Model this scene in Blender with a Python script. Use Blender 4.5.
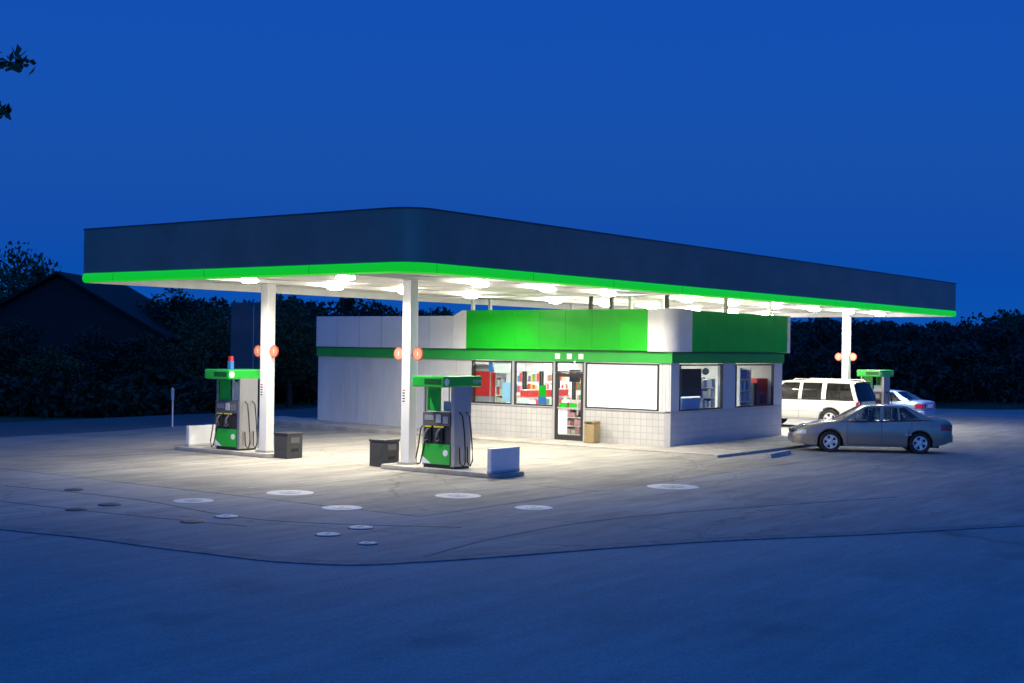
import bpy, bmesh, math, random
import numpy as np
from mathutils import Vector, Matrix

random.seed(7)
rng = np.random.default_rng(7)
PI = math.pi
R = math.radians
for o in list(bpy.data.objects):
    bpy.data.objects.remove(o)
scene = bpy.context.scene
col = scene.collection

# ---------------------------------------------------------------- camera
# world x runs along the station (away to the right), y across it (away to the left)
cam_data = bpy.data.cameras.new('camera')
cam_data.sensor_width = 36.0
cam_data.lens = 1327.0 / 1024.0 * 36.0
cam_data.shift_y = 6.2 / 1024.0
cam_data.clip_start = 0.1
cam_data.clip_end = 2000
cam = bpy.data.objects.new('camera', cam_data)
col.objects.link(cam)
M = Matrix.Rotation(-math.atan2(.8005, .5993), 4, 'Z') @ Matrix.Rotation(PI / 2, 4, 'X') @ Matrix.Rotation(R(.7886), 4, 'Z')
M.translation = (0, 0, 2.9)
cam.matrix_world = M
scene.camera = cam

# ---------------------------------------------------------------- sky (deep blue dusk, sun gone)
world = bpy.data.worlds.new('World')
scene.world = world
world.use_nodes = True
wn, wl = world.node_tree.nodes, world.node_tree.links
wn.clear()
w_out = wn.new('ShaderNodeOutputWorld')
w_bg = wn.new('ShaderNodeBackground')
w_geo = wn.new('ShaderNodeTexCoord')
w_sep = wn.new('ShaderNodeSeparateXYZ')
w_ramp = wn.new('ShaderNodeValToRGB')
wl.new(w_geo.outputs['Generated'], w_sep.inputs[0])
wl.new(w_sep.outputs['Z'], w_ramp.inputs[0])
cr = w_ramp.color_ramp
cr.elements[0].position = 0.0
cr.elements[0].color = (.0040, .078, .400, 1)
cr.elements[1].position = 1.0
cr.elements[1].color = (.003, .085, .300, 1)
e = cr.elements.new(.10); e.color = (.0005, .056, .345, 1)
e = cr.elements.new(.27); e.color = (.0002, .030, .160, 1)
# twilight glow of the sun just set behind the viewer
w_sky = wn.new('ShaderNodeTexSky')
w_sky.sky_type = 'NISHITA'; w_sky.sun_disc = False
w_sky.sun_elevation = R(-2.0); w_sky.sun_rotation = math.atan2(-.8005, -.5993); w_sky.ozone_density = 6.0
w_add = wn.new('ShaderNodeMixRGB'); w_add.blend_type = 'ADD'; w_add.inputs[0].default_value = 1.0
w_mul = 1.95
w_tint = wn.new('ShaderNodeMixRGB'); w_tint.blend_type = 'MULTIPLY'; w_tint.inputs[0].default_value = 1; w_tint.inputs[2].default_value = (.15 * w_mul, 1.10 * w_mul, 1.0 * w_mul, 1)
wl.new(w_sky.outputs[0], w_tint.inputs[1])
wl.new(w_ramp.outputs[0], w_add.inputs[1]); wl.new(w_tint.outputs[0], w_add.inputs[2])
wl.new(w_add.outputs[0], w_bg.inputs[0])
w_bg.inputs[1].default_value = 1.0
wl.new(w_bg.outputs[0], w_out.inputs[0])

scene.view_settings.view_transform = 'Standard'
scene.view_settings.look = 'None'
scene.view_settings.exposure = 0.15
scene.view_settings.gamma = 1.0
scene.view_settings.use_curve_mapping = False
scene.render.engine = 'CYCLES'

LAMP_POWER = 168.0
LAMP_COLOR = (1.0, .92, .77)

# ---------------------------------------------------------------- materials
MATS = {}
def mat(name, color, rough=.6, metal=0, emit=None, es=0, var=0, vscale=3.0, bump=0, bscale=40, alpha=None,
        trans=0, coat=0, var2=None, stretch=None):
    if name in MATS:
        return MATS[name]
    m = bpy.data.materials.new(name)
    m.use_nodes = True
    nt = m.node_tree
    b = nt.nodes['Principled BSDF']
    b.inputs['Base Color'].default_value = (*color, 1)
    b.inputs['Roughness'].default_value = rough
    b.inputs['Metallic'].default_value = metal
    if coat:
        b.inputs['Coat Weight'].default_value = coat
        b.inputs['Coat Roughness'].default_value = .08
    if trans:
        b.inputs['Transmission Weight'].default_value = trans
    if emit:
        b.inputs['Emission Color'].default_value = (*emit, 1)
        b.inputs['Emission Strength'].default_value = es
    tc = None
    if var or bump:
        tc = nt.nodes.new('ShaderNodeTexCoord')
        src = tc.outputs['Object']
        if stretch:
            mp = nt.nodes.new('ShaderNodeMapping')
            mp.inputs['Scale'].default_value = stretch
            nt.links.new(src, mp.inputs[0]); src = mp.outputs[0]
    if var:
        n = nt.nodes.new('ShaderNodeTexNoise')
        n.inputs['Scale'].default_value = vscale
        n.inputs['Detail'].default_value = 6
        n.inputs['Roughness'].default_value = .65
        nt.links.new(src, n.inputs['Vector'])
        rp = nt.nodes.new('ShaderNodeValToRGB')
        c2 = var2 if var2 else tuple(c * (1 - var) for c in color)
        rp.color_ramp.elements[0].position = .33
        rp.color_ramp.elements[0].color = (*c2, 1)
        rp.color_ramp.elements[1].position = .68
        rp.color_ramp.elements[1].color = (*(min(1, c * (1 + var * .35)) for c in color), 1)
        nt.links.new(n.outputs['Fac'], rp.inputs[0])
        nt.links.new(rp.outputs[0], b.inputs['Base Color'])
    if bump:
        n2 = nt.nodes.new('ShaderNodeTexNoise')
        n2.inputs['Scale'].default_value = bscale
        n2.inputs['Detail'].default_value = 4
        nt.links.new(src, n2.inputs['Vector'])
        bp = nt.nodes.new('ShaderNodeBump')
        bp.inputs['Strength'].default_value = bump
        bp.inputs['Distance'].default_value = .02
        nt.links.new(n2.outputs['Fac'], bp.inputs['Height'])
        nt.links.new(bp.outputs[0], b.inputs['Normal'])
    MATS[name] = m
    return m

def pane_mat(name, tint=(.9, .95, .95), refl=.03, gloss=.04):
    """thin window glass: mostly see-through with a mirror coat"""
    m = bpy.data.materials.new(name)
    m.use_nodes = True
    nt = m.node_tree
    nt.nodes.clear()
    out = nt.nodes.new('ShaderNodeOutputMaterial')
    mx = nt.nodes.new('ShaderNodeMixShader')
    tr = nt.nodes.new('ShaderNodeBsdfTransparent')
    gl = nt.nodes.new('ShaderNodeBsdfGlossy')
    lw = nt.nodes.new('ShaderNodeLayerWeight')
    lw.inputs['Blend'].default_value = .5
    pw_ = nt.nodes.new('ShaderNodeMath'); pw_.operation = 'POWER'; pw_.inputs[1].default_value = 4.0
    fr = nt.nodes.new('ShaderNodeMath'); fr.operation = 'MULTIPLY_ADD'; fr.inputs[1].default_value = .55; fr.inputs[2].default_value = refl
    nt.links.new(lw.outputs['Facing'], pw_.inputs[0]); nt.links.new(pw_.outputs[0], fr.inputs[0])
    tr.inputs[0].default_value = (*tint, 1)
    gl.inputs['Roughness'].default_value = gloss
    nt.links.new(fr.outputs[0], mx.inputs[0])
    nt.links.new(tr.outputs[0], mx.inputs[1])
    nt.links.new(gl.outputs[0], mx.inputs[2])
    nt.links.new(mx.outputs[0], out.inputs[0])
    return m

def tile_mat(name, color, mortar, w, h, axes):
    m = bpy.data.materials.new(name)
    m.use_nodes = True
    nt = m.node_tree
    b = nt.nodes['Principled BSDF']
    b.inputs['Roughness'].default_value = .35
    tc = nt.nodes.new('ShaderNodeTexCoord')
    sp = nt.nodes.new('ShaderNodeSeparateXYZ')
    cb = nt.nodes.new('ShaderNodeCombineXYZ')
    nt.links.new(tc.outputs['Object'], sp.inputs[0])
    nt.links.new(sp.outputs[axes], cb.inputs[0])
    nt.links.new(sp.outputs['Z'], cb.inputs[1])
    br = nt.nodes.new('ShaderNodeTexBrick')
    br.offset = 0
    br.inputs['Scale'].default_value = 1
    br.inputs['Brick Width'].default_value = w
    br.inputs['Row Height'].default_value = h
    br.inputs['Mortar Size'].default_value = .009
    br.inputs['Mortar Smooth'].default_value = .3
    br.inputs['Color1'].default_value = (*color, 1)
    br.inputs['Color2'].default_value = (*(c * .93 for c in color), 1)
    br.inputs['Mortar'].default_value = (*mortar, 1)
    nt.links.new(cb.outputs[0], br.inputs['Vector'])
    n = nt.nodes.new('ShaderNodeTexNoise')
    n.inputs['Scale'].default_value = 1.3
    n.inputs['Detail'].default_value = 6
    nt.links.new(tc.outputs['Object'], n.inputs['Vector'])
    mx = nt.nodes.new('ShaderNodeMixRGB')
    mx.blend_type = 'MULTIPLY'
    mx.inputs[0].default_value = .25
    nt.links.new(br.outputs['Color'], mx.inputs[1])
    nt.links.new(n.outputs['Fac'], mx.inputs[2])
    nt.links.new(mx.outputs[0], b.inputs['Base Color'])
    bp = nt.nodes.new('ShaderNodeBump')
    bp.invert = True
    bp.inputs['Strength'].default_value = .6
    bp.inputs['Distance'].default_value = .006
    nt.links.new(br.outputs['Fac'], bp.inputs['Height'])
    nt.links.new(bp.outputs[0], b.inputs['Normal'])
    return m

def pavement_mat(name, base, dark, light, stain=.5, crack=.35, crack_scale=.16):
    m = bpy.data.materials.new(name)
    m.use_nodes = True
    nt = m.node_tree
    N, L = nt.nodes, nt.links
    b = N['Principled BSDF']
    b.inputs['Roughness'].default_value = .82
    tc = N.new('ShaderNodeTexCoord')
    def noise(scale, detail, rough=.6, stretch=None):
        n = N.new('ShaderNodeTexNoise')
        n.inputs['Scale'].default_value = scale
        n.inputs['Detail'].default_value = detail
        n.inputs['Roughness'].default_value = rough
        if stretch:
            mp = N.new('ShaderNodeMapping')
            mp.inputs['Scale'].default_value = stretch
            mp.inputs['Rotation'].default_value = (0, 0, R(-37))
            L.new(tc.outputs['Object'], mp.inputs[0]); L.new(mp.outputs[0], n.inputs['Vector'])
        else:
            L.new(tc.outputs['Object'], n.inputs['Vector'])
        return n
    def ramp(src, p0, c0, p1, c1):
        r = N.new('ShaderNodeValToRGB')
        r.color_ramp.elements[0].position = p0; r.color_ramp.elements[0].color = (*c0, 1)
        r.color_ramp.elements[1].position = p1; r.color_ramp.elements[1].color = (*c1, 1)
        L.new(src, r.inputs[0]); return r
    def mix(kind, fac, a, bb):
        x = N.new('ShaderNodeMixRGB'); x.blend_type = kind
        x.inputs[0].default_value = fac
        L.new(a, x.inputs[1]); L.new(bb, x.inputs[2]); return x
    n1 = noise(.22, 7, .6)
    r1 = ramp(n1.outputs['Fac'], .3, dark, .7, light)
    n2 = noise(1.1, 8, .7, (.35, 2.2, 1))           # worn tracks, stretched
    r2 = ramp(n2.outputs['Fac'], .32, (1 - stain,) * 3, .62, (1.0,) * 3)
    x1 = mix('MULTIPLY', 1, r1.outputs[0], r2.outputs[0])
    n3 = noise(38, 5, .75)
    r3 = ramp(n3.outputs['Fac'], .32, (.62,) * 3, .68, (1.16,) * 3)
    x2 = mix('MULTIPLY', 1, x1.outputs[0], r3.outputs[0])
    # cracks
    nd = noise(1.6, 3)
    vm = N.new('ShaderNodeVectorMath'); vm.operation = 'MULTIPLY_ADD'
    L.new(nd.outputs['Color'], vm.inputs[0]); vm.inputs[1].default_value = (.9, .9, 0)
    L.new(tc.outputs['Object'], vm.inputs[2])
    vo = N.new('ShaderNodeTexVoronoi'); vo.feature = 'DISTANCE_TO_EDGE'
    vo.inputs['Scale'].default_value = crack_scale
    L.new(vm.outputs[0], vo.inputs['Vector'])
    r4 = ramp(vo.outputs['Distance'], .0, (1 - crack,) * 3, .0035, (1,) * 3)
    x3 = mix('MULTIPLY', 1, x2.outputs[0], r4.outputs[0])
    # round oil spots
    vs = N.new('ShaderNodeTexVoronoi'); vs.inputs['Scale'].default_value = .45
    L.new(vm.outputs[0], vs.inputs['Vector'])
    r5 = ramp(vs.outputs['Distance'], .08, (.72,) * 3, .26, (1,) * 3)
    x4 = mix('MULTIPLY', .8, x3.outputs[0], r5.outputs[0])
    L.new(x4.outputs[0], b.inputs['Base Color'])
    bp = N.new('ShaderNodeBump'); bp.inputs['Strength'].default_value = .35; bp.inputs['Distance'].default_value = .01
    L.new(n3.outputs['Fac'], bp.inputs['Height']); L.new(bp.outputs[0], b.inputs['Normal'])
    return m

GREEN = mat('green_paint', (.008, .48, .010), .38, var=.12, vscale=1.2)
GREEN2 = mat('green_band_paint', (.03, .38, .05), .45, var=.12, vscale=1.5)
GREENLIT = mat('green_light_band', (.01, .45, .02), .35, emit=(.008, 1.0, .02), es=.42)
PUMPGREEN = mat('pump_green', (.02, .42, .04), .3, coat=.3)
NAVY = mat('charcoal_fascia', (.40, .25, .185), .33, metal=.45, var=.18, vscale=.7)
WHITE = mat('white_paint', (.78, .78, .77), .5, var=.10, vscale=2)
WHITEWALL = mat('white_wall_panel', (.66, .66, .64), .5, var=.14, vscale=1.1, stretch=(1, 1, .25))
SIDEWALL = mat('side_wall_blue_shade', (.60, .605, .64), .55, var=.08, vscale=1.5)  # white side wall, with the blue dusk shade mixed into its colour
PARAPET = mat('parapet_panel', (.68, .69, .71), .4, var=.08, vscale=1.4)
SOFFIT = mat('soffit_white', (.84, .82, .78), .5, var=.12, vscale=.9)
COLUMN = mat('column_paint', (.74, .74, .73), .42, var=.12, vscale=1.5, stretch=(1, 1, .4))
STEEL = mat('brushed_steel', (.56, .55, .53), .38, metal=.85, var=.12, vscale=5, stretch=(20, 20, .6))
DARK = mat('dark_plastic', (.028, .028, .032), .45)
DARKM = mat('dark_metal_frame', (.055, .052, .05), .4, metal=.4)
ALU = mat('pale_aluminium', (.6, .6, .6), .4, metal=.5)
BLACKBIN = mat('dark_grey_bin', (.04, .042, .046), .55, var=.2, vscale=6)
RUBBER = mat('tyre_rubber', (.02, .02, .021), .8)
HOSE = mat('hose_rubber', (.018, .018, .018), .5)
RED = mat('red_paint', (.55, .03, .025), .45, var=.15)
ORANGE = mat('orange_red_disc', (.46, .035, .012), .45)
LAMPWHITE = mat('lamp_lens', (.9, .9, .88), .4, emit=(1, .94, .82), es=60)
CONCRETE = mat('concrete', (.42, .40, .36), .85, var=.3, vscale=2.5, bump=.3, bscale=60)
KERBC = mat('kerb_concrete', (.44, .43, .41), .85, var=.35, vscale=3, bump=.3, bscale=60)
COVER = mat('cover_white', (.76, .75, .73), .6, var=.25, vscale=7)
COVERD = mat('cover_iron', (.13, .125, .12), .6, var=.4, vscale=8)
TAN = mat('tan_plastic', (.32, .24, .11), .6, var=.2, vscale=8)
BLUEP = mat('blue_print', (.04, .18, .55), .5)
LBLUEP = mat('light_blue_print', (.35, .6, .8), .5)
YELLOW = mat('yellow_print', (.75, .62, .04), .5)
PAPER = mat('white_paper', (.8, .8, .8), .6)
SCREEN = mat('pump_screen', (.25, .27, .28), .3)
GLASS = pane_mat('window_glass')
TILE_F = tile_mat('white_wall_tile_front', (.62, .61, .585), (.40, .39, .38), .203, .203, 'Y')
TILE_S = tile_mat('white_wall_tile_side_shade', (.60, .605, .64), (.46, .46, .49), .203, .203, 'X')  # shaded copy of the front tile: bluish sky light put into the colour

# ---------------------------------------------------------------- mesh helpers
class MB:
    def __init__(s):
        s.v, s.f, s.smooth = [], [], []
    def add(s, vs, fs, smooth=False, mx=None):
        k = len(s.v)
        s.v += [tuple(mx @ Vector(p)) if mx else tuple(p) for p in vs]
        s.f += [tuple(i + k for i in f) for f in fs]
        s.smooth += [smooth] * len(fs)
        return s
    def box(s, x0, x1, y0, y1, z0, z1, bev=0, mx=None):
        if bev:
            bm = bmesh.new()
            bmesh.ops.create_cube(bm, size=1)
            bmesh.ops.scale(bm, vec=(x1 - x0, y1 - y0, z1 - z0), verts=bm.verts)
            bmesh.ops.translate(bm, vec=((x0 + x1) / 2, (y0 + y1) / 2, (z0 + z1) / 2), verts=bm.verts)
            bmesh.ops.bevel(bm, geom=bm.edges[:], offset=bev, segments=2, affect='EDGES', profile=.6)
            bm.verts.index_update()
            s.add([v.co[:] for v in bm.verts], [[v.index for v in f.verts] for f in bm.faces], False, mx)
            bm.free()
            return s
        vs = [(x0, y0, z0), (x1, y0, z0), (x1, y1, z0), (x0, y1, z0), (x0, y0, z1), (x1, y0, z1), (x1, y1, z1), (x0, y1, z1)]
        return s.add(vs, [(0, 3, 2, 1), (4, 5, 6, 7), (0, 1, 5, 4), (1, 2, 6, 5), (2, 3, 7, 6), (3, 0, 4, 7)], False, mx)
    def prism(s, pts, z0, z1, mx=None):
        n = len(pts)
        vs = [(x, y, z0) for x, y in pts] + [(x, y, z1) for x, y in pts]
        fs = [tuple(range(n))[::-1], tuple(range(n, 2 * n))] + [(i, (i + 1) % n, n + (i + 1) % n, n + i) for i in range(n)]
        return s.add(vs, fs, False, mx)
    def lathe(s, prof, n=20, mx=None, smooth=True):
        """prof: (r,z) list, axis z"""
        vs, fs = [], []
        m = len(prof)
        for i in range(n):
            a = 2 * PI * i / n
            vs += [(r * math.cos(a), r * math.sin(a), z) for r, z in prof]
        for i in range(n):
            j = (i + 1) % n
            for k in range(m - 1):
                fs.append((i * m + k, j * m + k, j * m + k + 1, i * m + k + 1))
        fs.append(tuple(i * m for i in range(n))[::-1])
        fs.append(tuple(i * m + m - 1 for i in range(n)))
        return s.add(vs, fs, smooth, mx)
    def tube(s, pts, r, n=6, smooth=True):
        pts = [Vector(p) for p in pts]
        rs = r if isinstance(r, (list, tuple)) else [r] * len(pts)
        vs, fs = [], []
        for i, p in enumerate(pts):
            t = (pts[min(i + 1, len(pts) - 1)] - pts[max(i - 1, 0)]).normalized()
            a = t.cross(Vector((0, 0, 1)))
            if a.length < .05:
                a = t.cross(Vector((0, 1, 0)))
            a.normalize(); b = t.cross(a)
            vs += [tuple(p + (a * math.cos(2 * PI * k / n) + b * math.sin(2 * PI * k / n)) * rs[i]) for k in range(n)]
        for i in range(len(pts) - 1):
            for k in range(n):
                fs.append((i * n + k, i * n + (k + 1) % n, (i + 1) * n + (k + 1) % n, (i + 1) * n + k))
        fs.append(tuple(range(n))); fs.append(tuple(range((len(pts) - 1) * n, len(pts) * n))[::-1])
        return s.add(vs, fs, smooth)
    def grid(s, rows, smooth=True, close=False):
        n = len(rows[0]); vs = [p for r in rows for p in r]; fs = []
        for i in range(len(rows) - 1):
            for k in range(n if close else n - 1):
                fs.append((i * n + k, i * n + (k + 1) % n, (i + 1) * n + (k + 1) % n, (i + 1) * n + k))
        return s.add(vs, fs, smooth)
    def mesh(s, name, m):
        me = bpy.data.meshes.new(name)
        me.from_pydata(s.v, [], s.f)
        me.polygons.foreach_set('use_smooth', s.smooth)
        me.materials.append(m)
        if any(s.smooth): me.set_sharp_from_angle(angle=R(38))
        bm = bmesh.new(); bm.from_mesh(me)
        bmesh.ops.recalc_face_normals(bm, faces=bm.faces)
        bm.to_mesh(me); bm.free()
        return me
    def build(s, name, m, parent=None, loc=(0, 0, 0), rz=0):
        return link(name, s.mesh(name, m), parent, loc, rz)

def link(name, me, parent=None, loc=(0, 0, 0), rz=0):
    o = bpy.data.objects.new(name, me)
    col.objects.link(o)
    o.parent = parent
    o.location = loc
    o.rotation_euler = (0, 0, rz)
    return o
def tag(o, label=None, cat=None, group=None, kind=None):
    if label: o['label'] = label
    if cat: o['category'] = cat
    if group: o['group'] = group
    if kind: o['kind'] = kind
    return o
def thing(name, label, cat, loc=(0, 0, 0), rz=0, group=None):
    return tag(link(name, None, None, loc, rz), label, cat, group)
def copy_tree(o, parent=None):
    c = o.copy(); col.objects.link(c); c.parent = parent
    for ch in list(o.children):
        copy_tree(ch, c)
    return c
def bx(name, m, parent, *a, bev=0):
    return MB().box(*a, bev=bev).build(name, m, parent)
def text_part(txt, size, m, parent, matrix, name='lettering', depth=.004):
    cu = bpy.data.curves.new('t', 'FONT')
    cu.body = txt; cu.size = size; cu.extrude = depth; cu.align_x = 'CENTER'; cu.align_y = 'CENTER'
    to = bpy.data.objects.new('t', cu); col.objects.link(to)
    dg = bpy.context.evaluated_depsgraph_get()
    me = bpy.data.meshes.new_from_object(to.evaluated_get(dg))
    bpy.data.objects.remove(to); bpy.data.curves.remove(cu)
    me.materials.clear(); me.materials.append(m)
    me.transform(matrix)
    return link(name, me, parent)
# text lying in a plane that faces -x (reads from the -x side) / faces -y
FACE_MX = Matrix(((0, 0, -1, 0), (-1, 0, 0, 0), (0, 1, 0, 0), (0, 0, 0, 1)))
FACE_MY = Matrix(((1, 0, 0, 0), (0, 0, -1, 0), (0, 1, 0, 0), (0, 0, 0, 1)))

# px helper used at design time only to lay out positions on the ground (metres in the world)
def cam_xy(X, Z):
    return (.5993 * X + .8005 * Z, -.8005 * X + .5993 * Z)

# ================================================================= SETTING
GRASS = mat('dark_grass', (.045, .06, .03), .9, var=.5, vscale=.6, bump=.5, bscale=8)
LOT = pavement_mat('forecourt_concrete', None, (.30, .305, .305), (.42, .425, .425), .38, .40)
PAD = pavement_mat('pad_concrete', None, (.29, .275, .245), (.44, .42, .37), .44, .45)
STREET = pavement_mat('street_asphalt', None, (.28, .32, .335), (.365, .41, .425), .20, .3, .04)
BACKROAD = pavement_mat('back_road_asphalt', None, (.10, .10, .105), (.14, .14, .145), .2, .3)

# ground sheet to the horizon
g = MB().box(-600, 900, -700, 800, -2.0, -.30).build('ground', GRASS)
tag(g, kind='structure')

# outline where the forecourt meets the street (metres)
seam = [(7.6, 38), (8.2, 36.2), (9.2, 32), (10.6, 25), (11.78, 18.73), (12.1, 16.9), (12.25, 15.1), (12.4, 13.7), (12.65, 12.75), (13.1, 12.15),
        (13.9, 11.7), (15.4, 11.0), (17.69, 10.0), (20.4, 8.3), (23.49, 6.57), (30, 2.6), (42, -4.5), (75, -24)]
# back outline of the forecourt
back = [(92, -5), (80, 14), (70.2, 22), (66, 32), (58, 40), (44, 39), (36.5, 38.2), (32, 37.6), (29.6, 37.0), (27, 36.3), (22.5, 36.1), (14, 36.6)]

def sheet(name, pts, z, m, thick=.5, dice=1.0):
    bm = bmesh.new()
    vs = [bm.verts.new((x, y, z)) for x, y in pts]
    bm.faces.new(vs)
    bmesh.ops.triangulate(bm, faces=bm.faces[:])
    ext = bmesh.ops.extrude_face_region(bm, geom=bm.faces[:])
    bmesh.ops.translate(bm, vec=(0, 0, -thick), verts=[v for v in ext['geom'] if isinstance(v, bmesh.types.BMVert)])
    bmesh.ops.recalc_face_normals(bm, faces=bm.faces[:])
    me = bpy.data.meshes.new(name); bm.to_mesh(me); bm.free()
    me.materials.append(m)
    return tag(link(name, me), kind='structure')
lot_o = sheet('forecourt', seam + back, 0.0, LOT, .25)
# street in front: a sheet just below the forecourt lip
sheet('street', [(-25, 60), (7.0, 60), (7.5, 38.1)] + [(a - .02, b) for a, b in seam[1:-1]] + [(76, -24.5), (80, -60), (-25, -60)], -.013, STREET, .2)
# tar seal along the lip between forecourt and street, laid as a low gutter bead
TAR = mat('tar_seal', (.17, .168, .165), .8, var=.3, vscale=5)
def ribbon(name, pts, w, z0, z1, m, parent=None):
    P = [Vector((a, b, 0)) for a, b in pts]
    L_, R_ = [], []
    for i, p in enumerate(P):
        t = (P[min(i + 1, len(P) - 1)] - P[max(i - 1, 0)]).normalized()
        n = Vector((-t.y, t.x, 0))
        ww = w * (1 + .08 * math.sin(i * .7))
        L_.append(p + n * ww / 2); R_.append(p - n * ww / 2)
    rows = [[(*a.xy, z0), (*a.xy, z1), (*b.xy, z1), (*b.xy, z0)] for a, b in zip(L_, R_)]
    return MB().grid(rows, False, True).build(name, m, parent)
def smooth_line(pts, n=6):
    out = []
    for i in range(len(pts) - 1):
        p0 = Vector(pts[max(i - 1, 0)]); p1 = Vector(pts[i]); p2 = Vector(pts[i + 1]); p3 = Vector(pts[min(i + 2, len(pts) - 1)])
        for k in range(n):
            t = k / n
            q = .5 * ((2 * p1) + (p2 - p0) * t + (2 * p0 - 5 * p1 + 4 * p2 - p3) * t * t + (3 * p1 - p0 - 3 * p2 + p3) * t ** 3)
            out.append((q.x, q.y))
    out.append(pts[-1]); return out
lip = ribbon('tar_seal', smooth_line(seam[1:-1]), .34, -.06, .003, mat('gutter_dark', (.24, .245, .25), .8, var=.4, vscale=3), lot_o)
for pts, w in ((((13.9, 11.9), (16.5, 12.3), (20, 12.0), (26, 9.8)), .05),
               (((15.2, 24), (15.5, 20.3), (15.1, 16.4), (16.6, 13.4)), .04),
               (((13.6, 22.5), (13.9, 19.2), (14.4, 16.0)), .04)):
    ribbon('tar_seam', smooth_line(list(pts)), w, -.02, .004, TAR, lot_o)

# pale concrete pad round the pumps, cast in big slabs with open joints
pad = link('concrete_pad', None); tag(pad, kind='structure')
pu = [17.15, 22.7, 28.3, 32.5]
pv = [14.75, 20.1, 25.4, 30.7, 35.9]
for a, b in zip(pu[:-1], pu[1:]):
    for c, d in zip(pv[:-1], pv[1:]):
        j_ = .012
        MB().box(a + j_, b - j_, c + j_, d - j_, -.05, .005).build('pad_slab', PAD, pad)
# back road at far left and its verge
br_o = sheet('back_road', [(7.62, 38.05), (14, 36.62), (22.5, 36.12), (27, 36.32), (29.6, 37.02), (32, 37.62), (36.5, 38.22), (44, 39.02), (50, 39.5), (50, 45), (38, 43.6), (28, 43.0), (7.02, 43.5)], -.028, BACKROAD, .2)

# hill that carries the wood on the right
hm = MB()
rows = []
for i in range(13):
    t = i / 12
    row = []
    for j in range(41):
        ang = R(-20) + R(95) * j / 40           # bearing from x axis
        d = 84 + 70 * t
        hgt = -.31 + (2.0 * t ** .8 + .8 * t * max(0, math.cos((ang - R(5)) * 2.2))) * (1 if j < 30 else (40 - j) / 10)
        row.append((d * math.cos(ang), d * math.sin(ang), hgt + .25 * math.sin(j * 1.3 + i) * t))
    rows.append(row)
hm.grid(rows)
tag(hm.build('hill', GRASS), kind='structure')

# sidewalk round the shop: ramped slab with a kerb
def slab(name, quad, m, parent=None, z0=-.1):
    """quad: four (x,y,ztop)"""
    vs = [(x, y, z0) for x, y, z in quad] + list(quad)
    return MB().add(vs, [(3, 2, 1, 0), (4, 5, 6, 7), (0, 1, 5, 4), (1, 2, 6, 5), (2, 3, 7, 6), (3, 0, 4, 7)]).build(name, m, parent)
SIDEWALK = mat('sidewalk_concrete', (.43, .405, .36), .85, var=.32, vscale=1.6, bump=.3, bscale=50)
sw = link('sidewalk', None); tag(sw, kind='structure')
ys = [17.15, 19.6, 22.0, 24.4, 26.8, 29.2, 31.6, 34.0, 36.6]
def swz(y): return .035 + .17 * max(0, (y - 24) / 11) ** 1.1
for a, b in zip(ys[:-1], ys[1:]):
    slab('paving_slab', [(32.55, a + .006, swz(a)), (34.6, a + .006, swz(a)), (34.6, b - .006, swz(b)), (32.55, b - .006, swz(b))], SIDEWALK, sw)
for k in range(4):
    slab('paving_slab', [(34.606 + k * 2.4, 17.15, .05), (36.99 + k * 2.4, 17.15, .05), (36.99 + k * 2.4, 19.9, .05), (34.606 + k * 2.4, 19.9, .05)], SIDEWALK, sw)
for k in range(5):
    bx('kerb', KERBC, sw, 32.0 + k * 2.45, 34.44 + k * 2.45, 16.98, 17.14, -.1, .075)

# ================================================================= SHOP BUILDING
U0, U1, V0, V1 = 34.23, 41.76, 19.74, 34.39
shop = thing('shop_building', 'low white station shop with green fascia band, flat roof and wide windows under the canopy', 'shop', (U0, V0, 0))
def S(name, m, u0, u1, v0, v1, z0, z1, parent=None, bev=0):
    """box in world metres under the shop"""
    o = MB().box(u0 - U0, u1 - U0, v0 - V0, v1 - V0, z0, z1, bev=bev).build(name, m, parent or shop)
    return o
T = .18
ZB, ZT = 1.07, 2.50
# front knee wall either side of the door
S('knee_wall', TILE_F, U0, U0 + T, V0 + T, 22.83, -.05, ZB - .03)
S('knee_wall', TILE_F, U0, U0 + T, 23.90, 27.30, -.05, ZB - .03)
S('knee_wall', TILE_S, U0 - .002, U1, V0 - .002, V0 + T, -.05, ZB - .03)
S('window_sill', ALU, U0 - .03, U0 + T, V0 - .03, 22.83, ZB - .03, ZB)
S('window_sill', ALU, U0 - .03, U0 + T, 23.90, 27.30, ZB - .03, ZB)
S('window_sill', ALU, U0 - .03, U1, V0 - .032, V0 + T, ZB - .028, ZB - .002)
# solid left part of the front: vertical wall panels
n = 11
w = (V1 - 27.30) / n
for i in range(n):
    S('wall_panel', WHITEWALL, U0 + (.0 if i % 2 else .012), U0 + T, 27.30 + i * w + .006, 27.30 + (i + 1) * w - .006, -.05, ZT, bev=.006)
S('wall_backing', DARKM, U0 + T, U0 + T + .05, 27.3, V1, -.05, 3.4)
# piers
S('wall_pier', WHITEWALL, U0, U0 + T, V0 + .001, 20.14, ZB, ZT)
for k in range(3):
    S('pier_rib', WHITEWALL, U0 - .012, U0 + .01, V0 + .05 + k * .12, V0 + .11 + k * .12, ZB + .002, ZT - .002)
S('wall_pier', SIDEWALL, U0 - .001, 34.72, V0 - .003, V0 + T, ZB, ZT)
S('wall_pier', SIDEWALL, 37.48, 38.32, V0 - .003, V0 + T, ZB, ZT)
S('wall_pier', SIDEWALL, 41.12, U1, V0 - .003, V0 + T, ZB, ZT)
S('rear_wall', WHITEWALL, U1 - T, U1 - .002, V0 + T, V1, -.05, 3.4)
S('end_wall', WHITEWALL, U0 + T, U1 - T, V1 - T, V1, -.05, 3.4)
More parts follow.
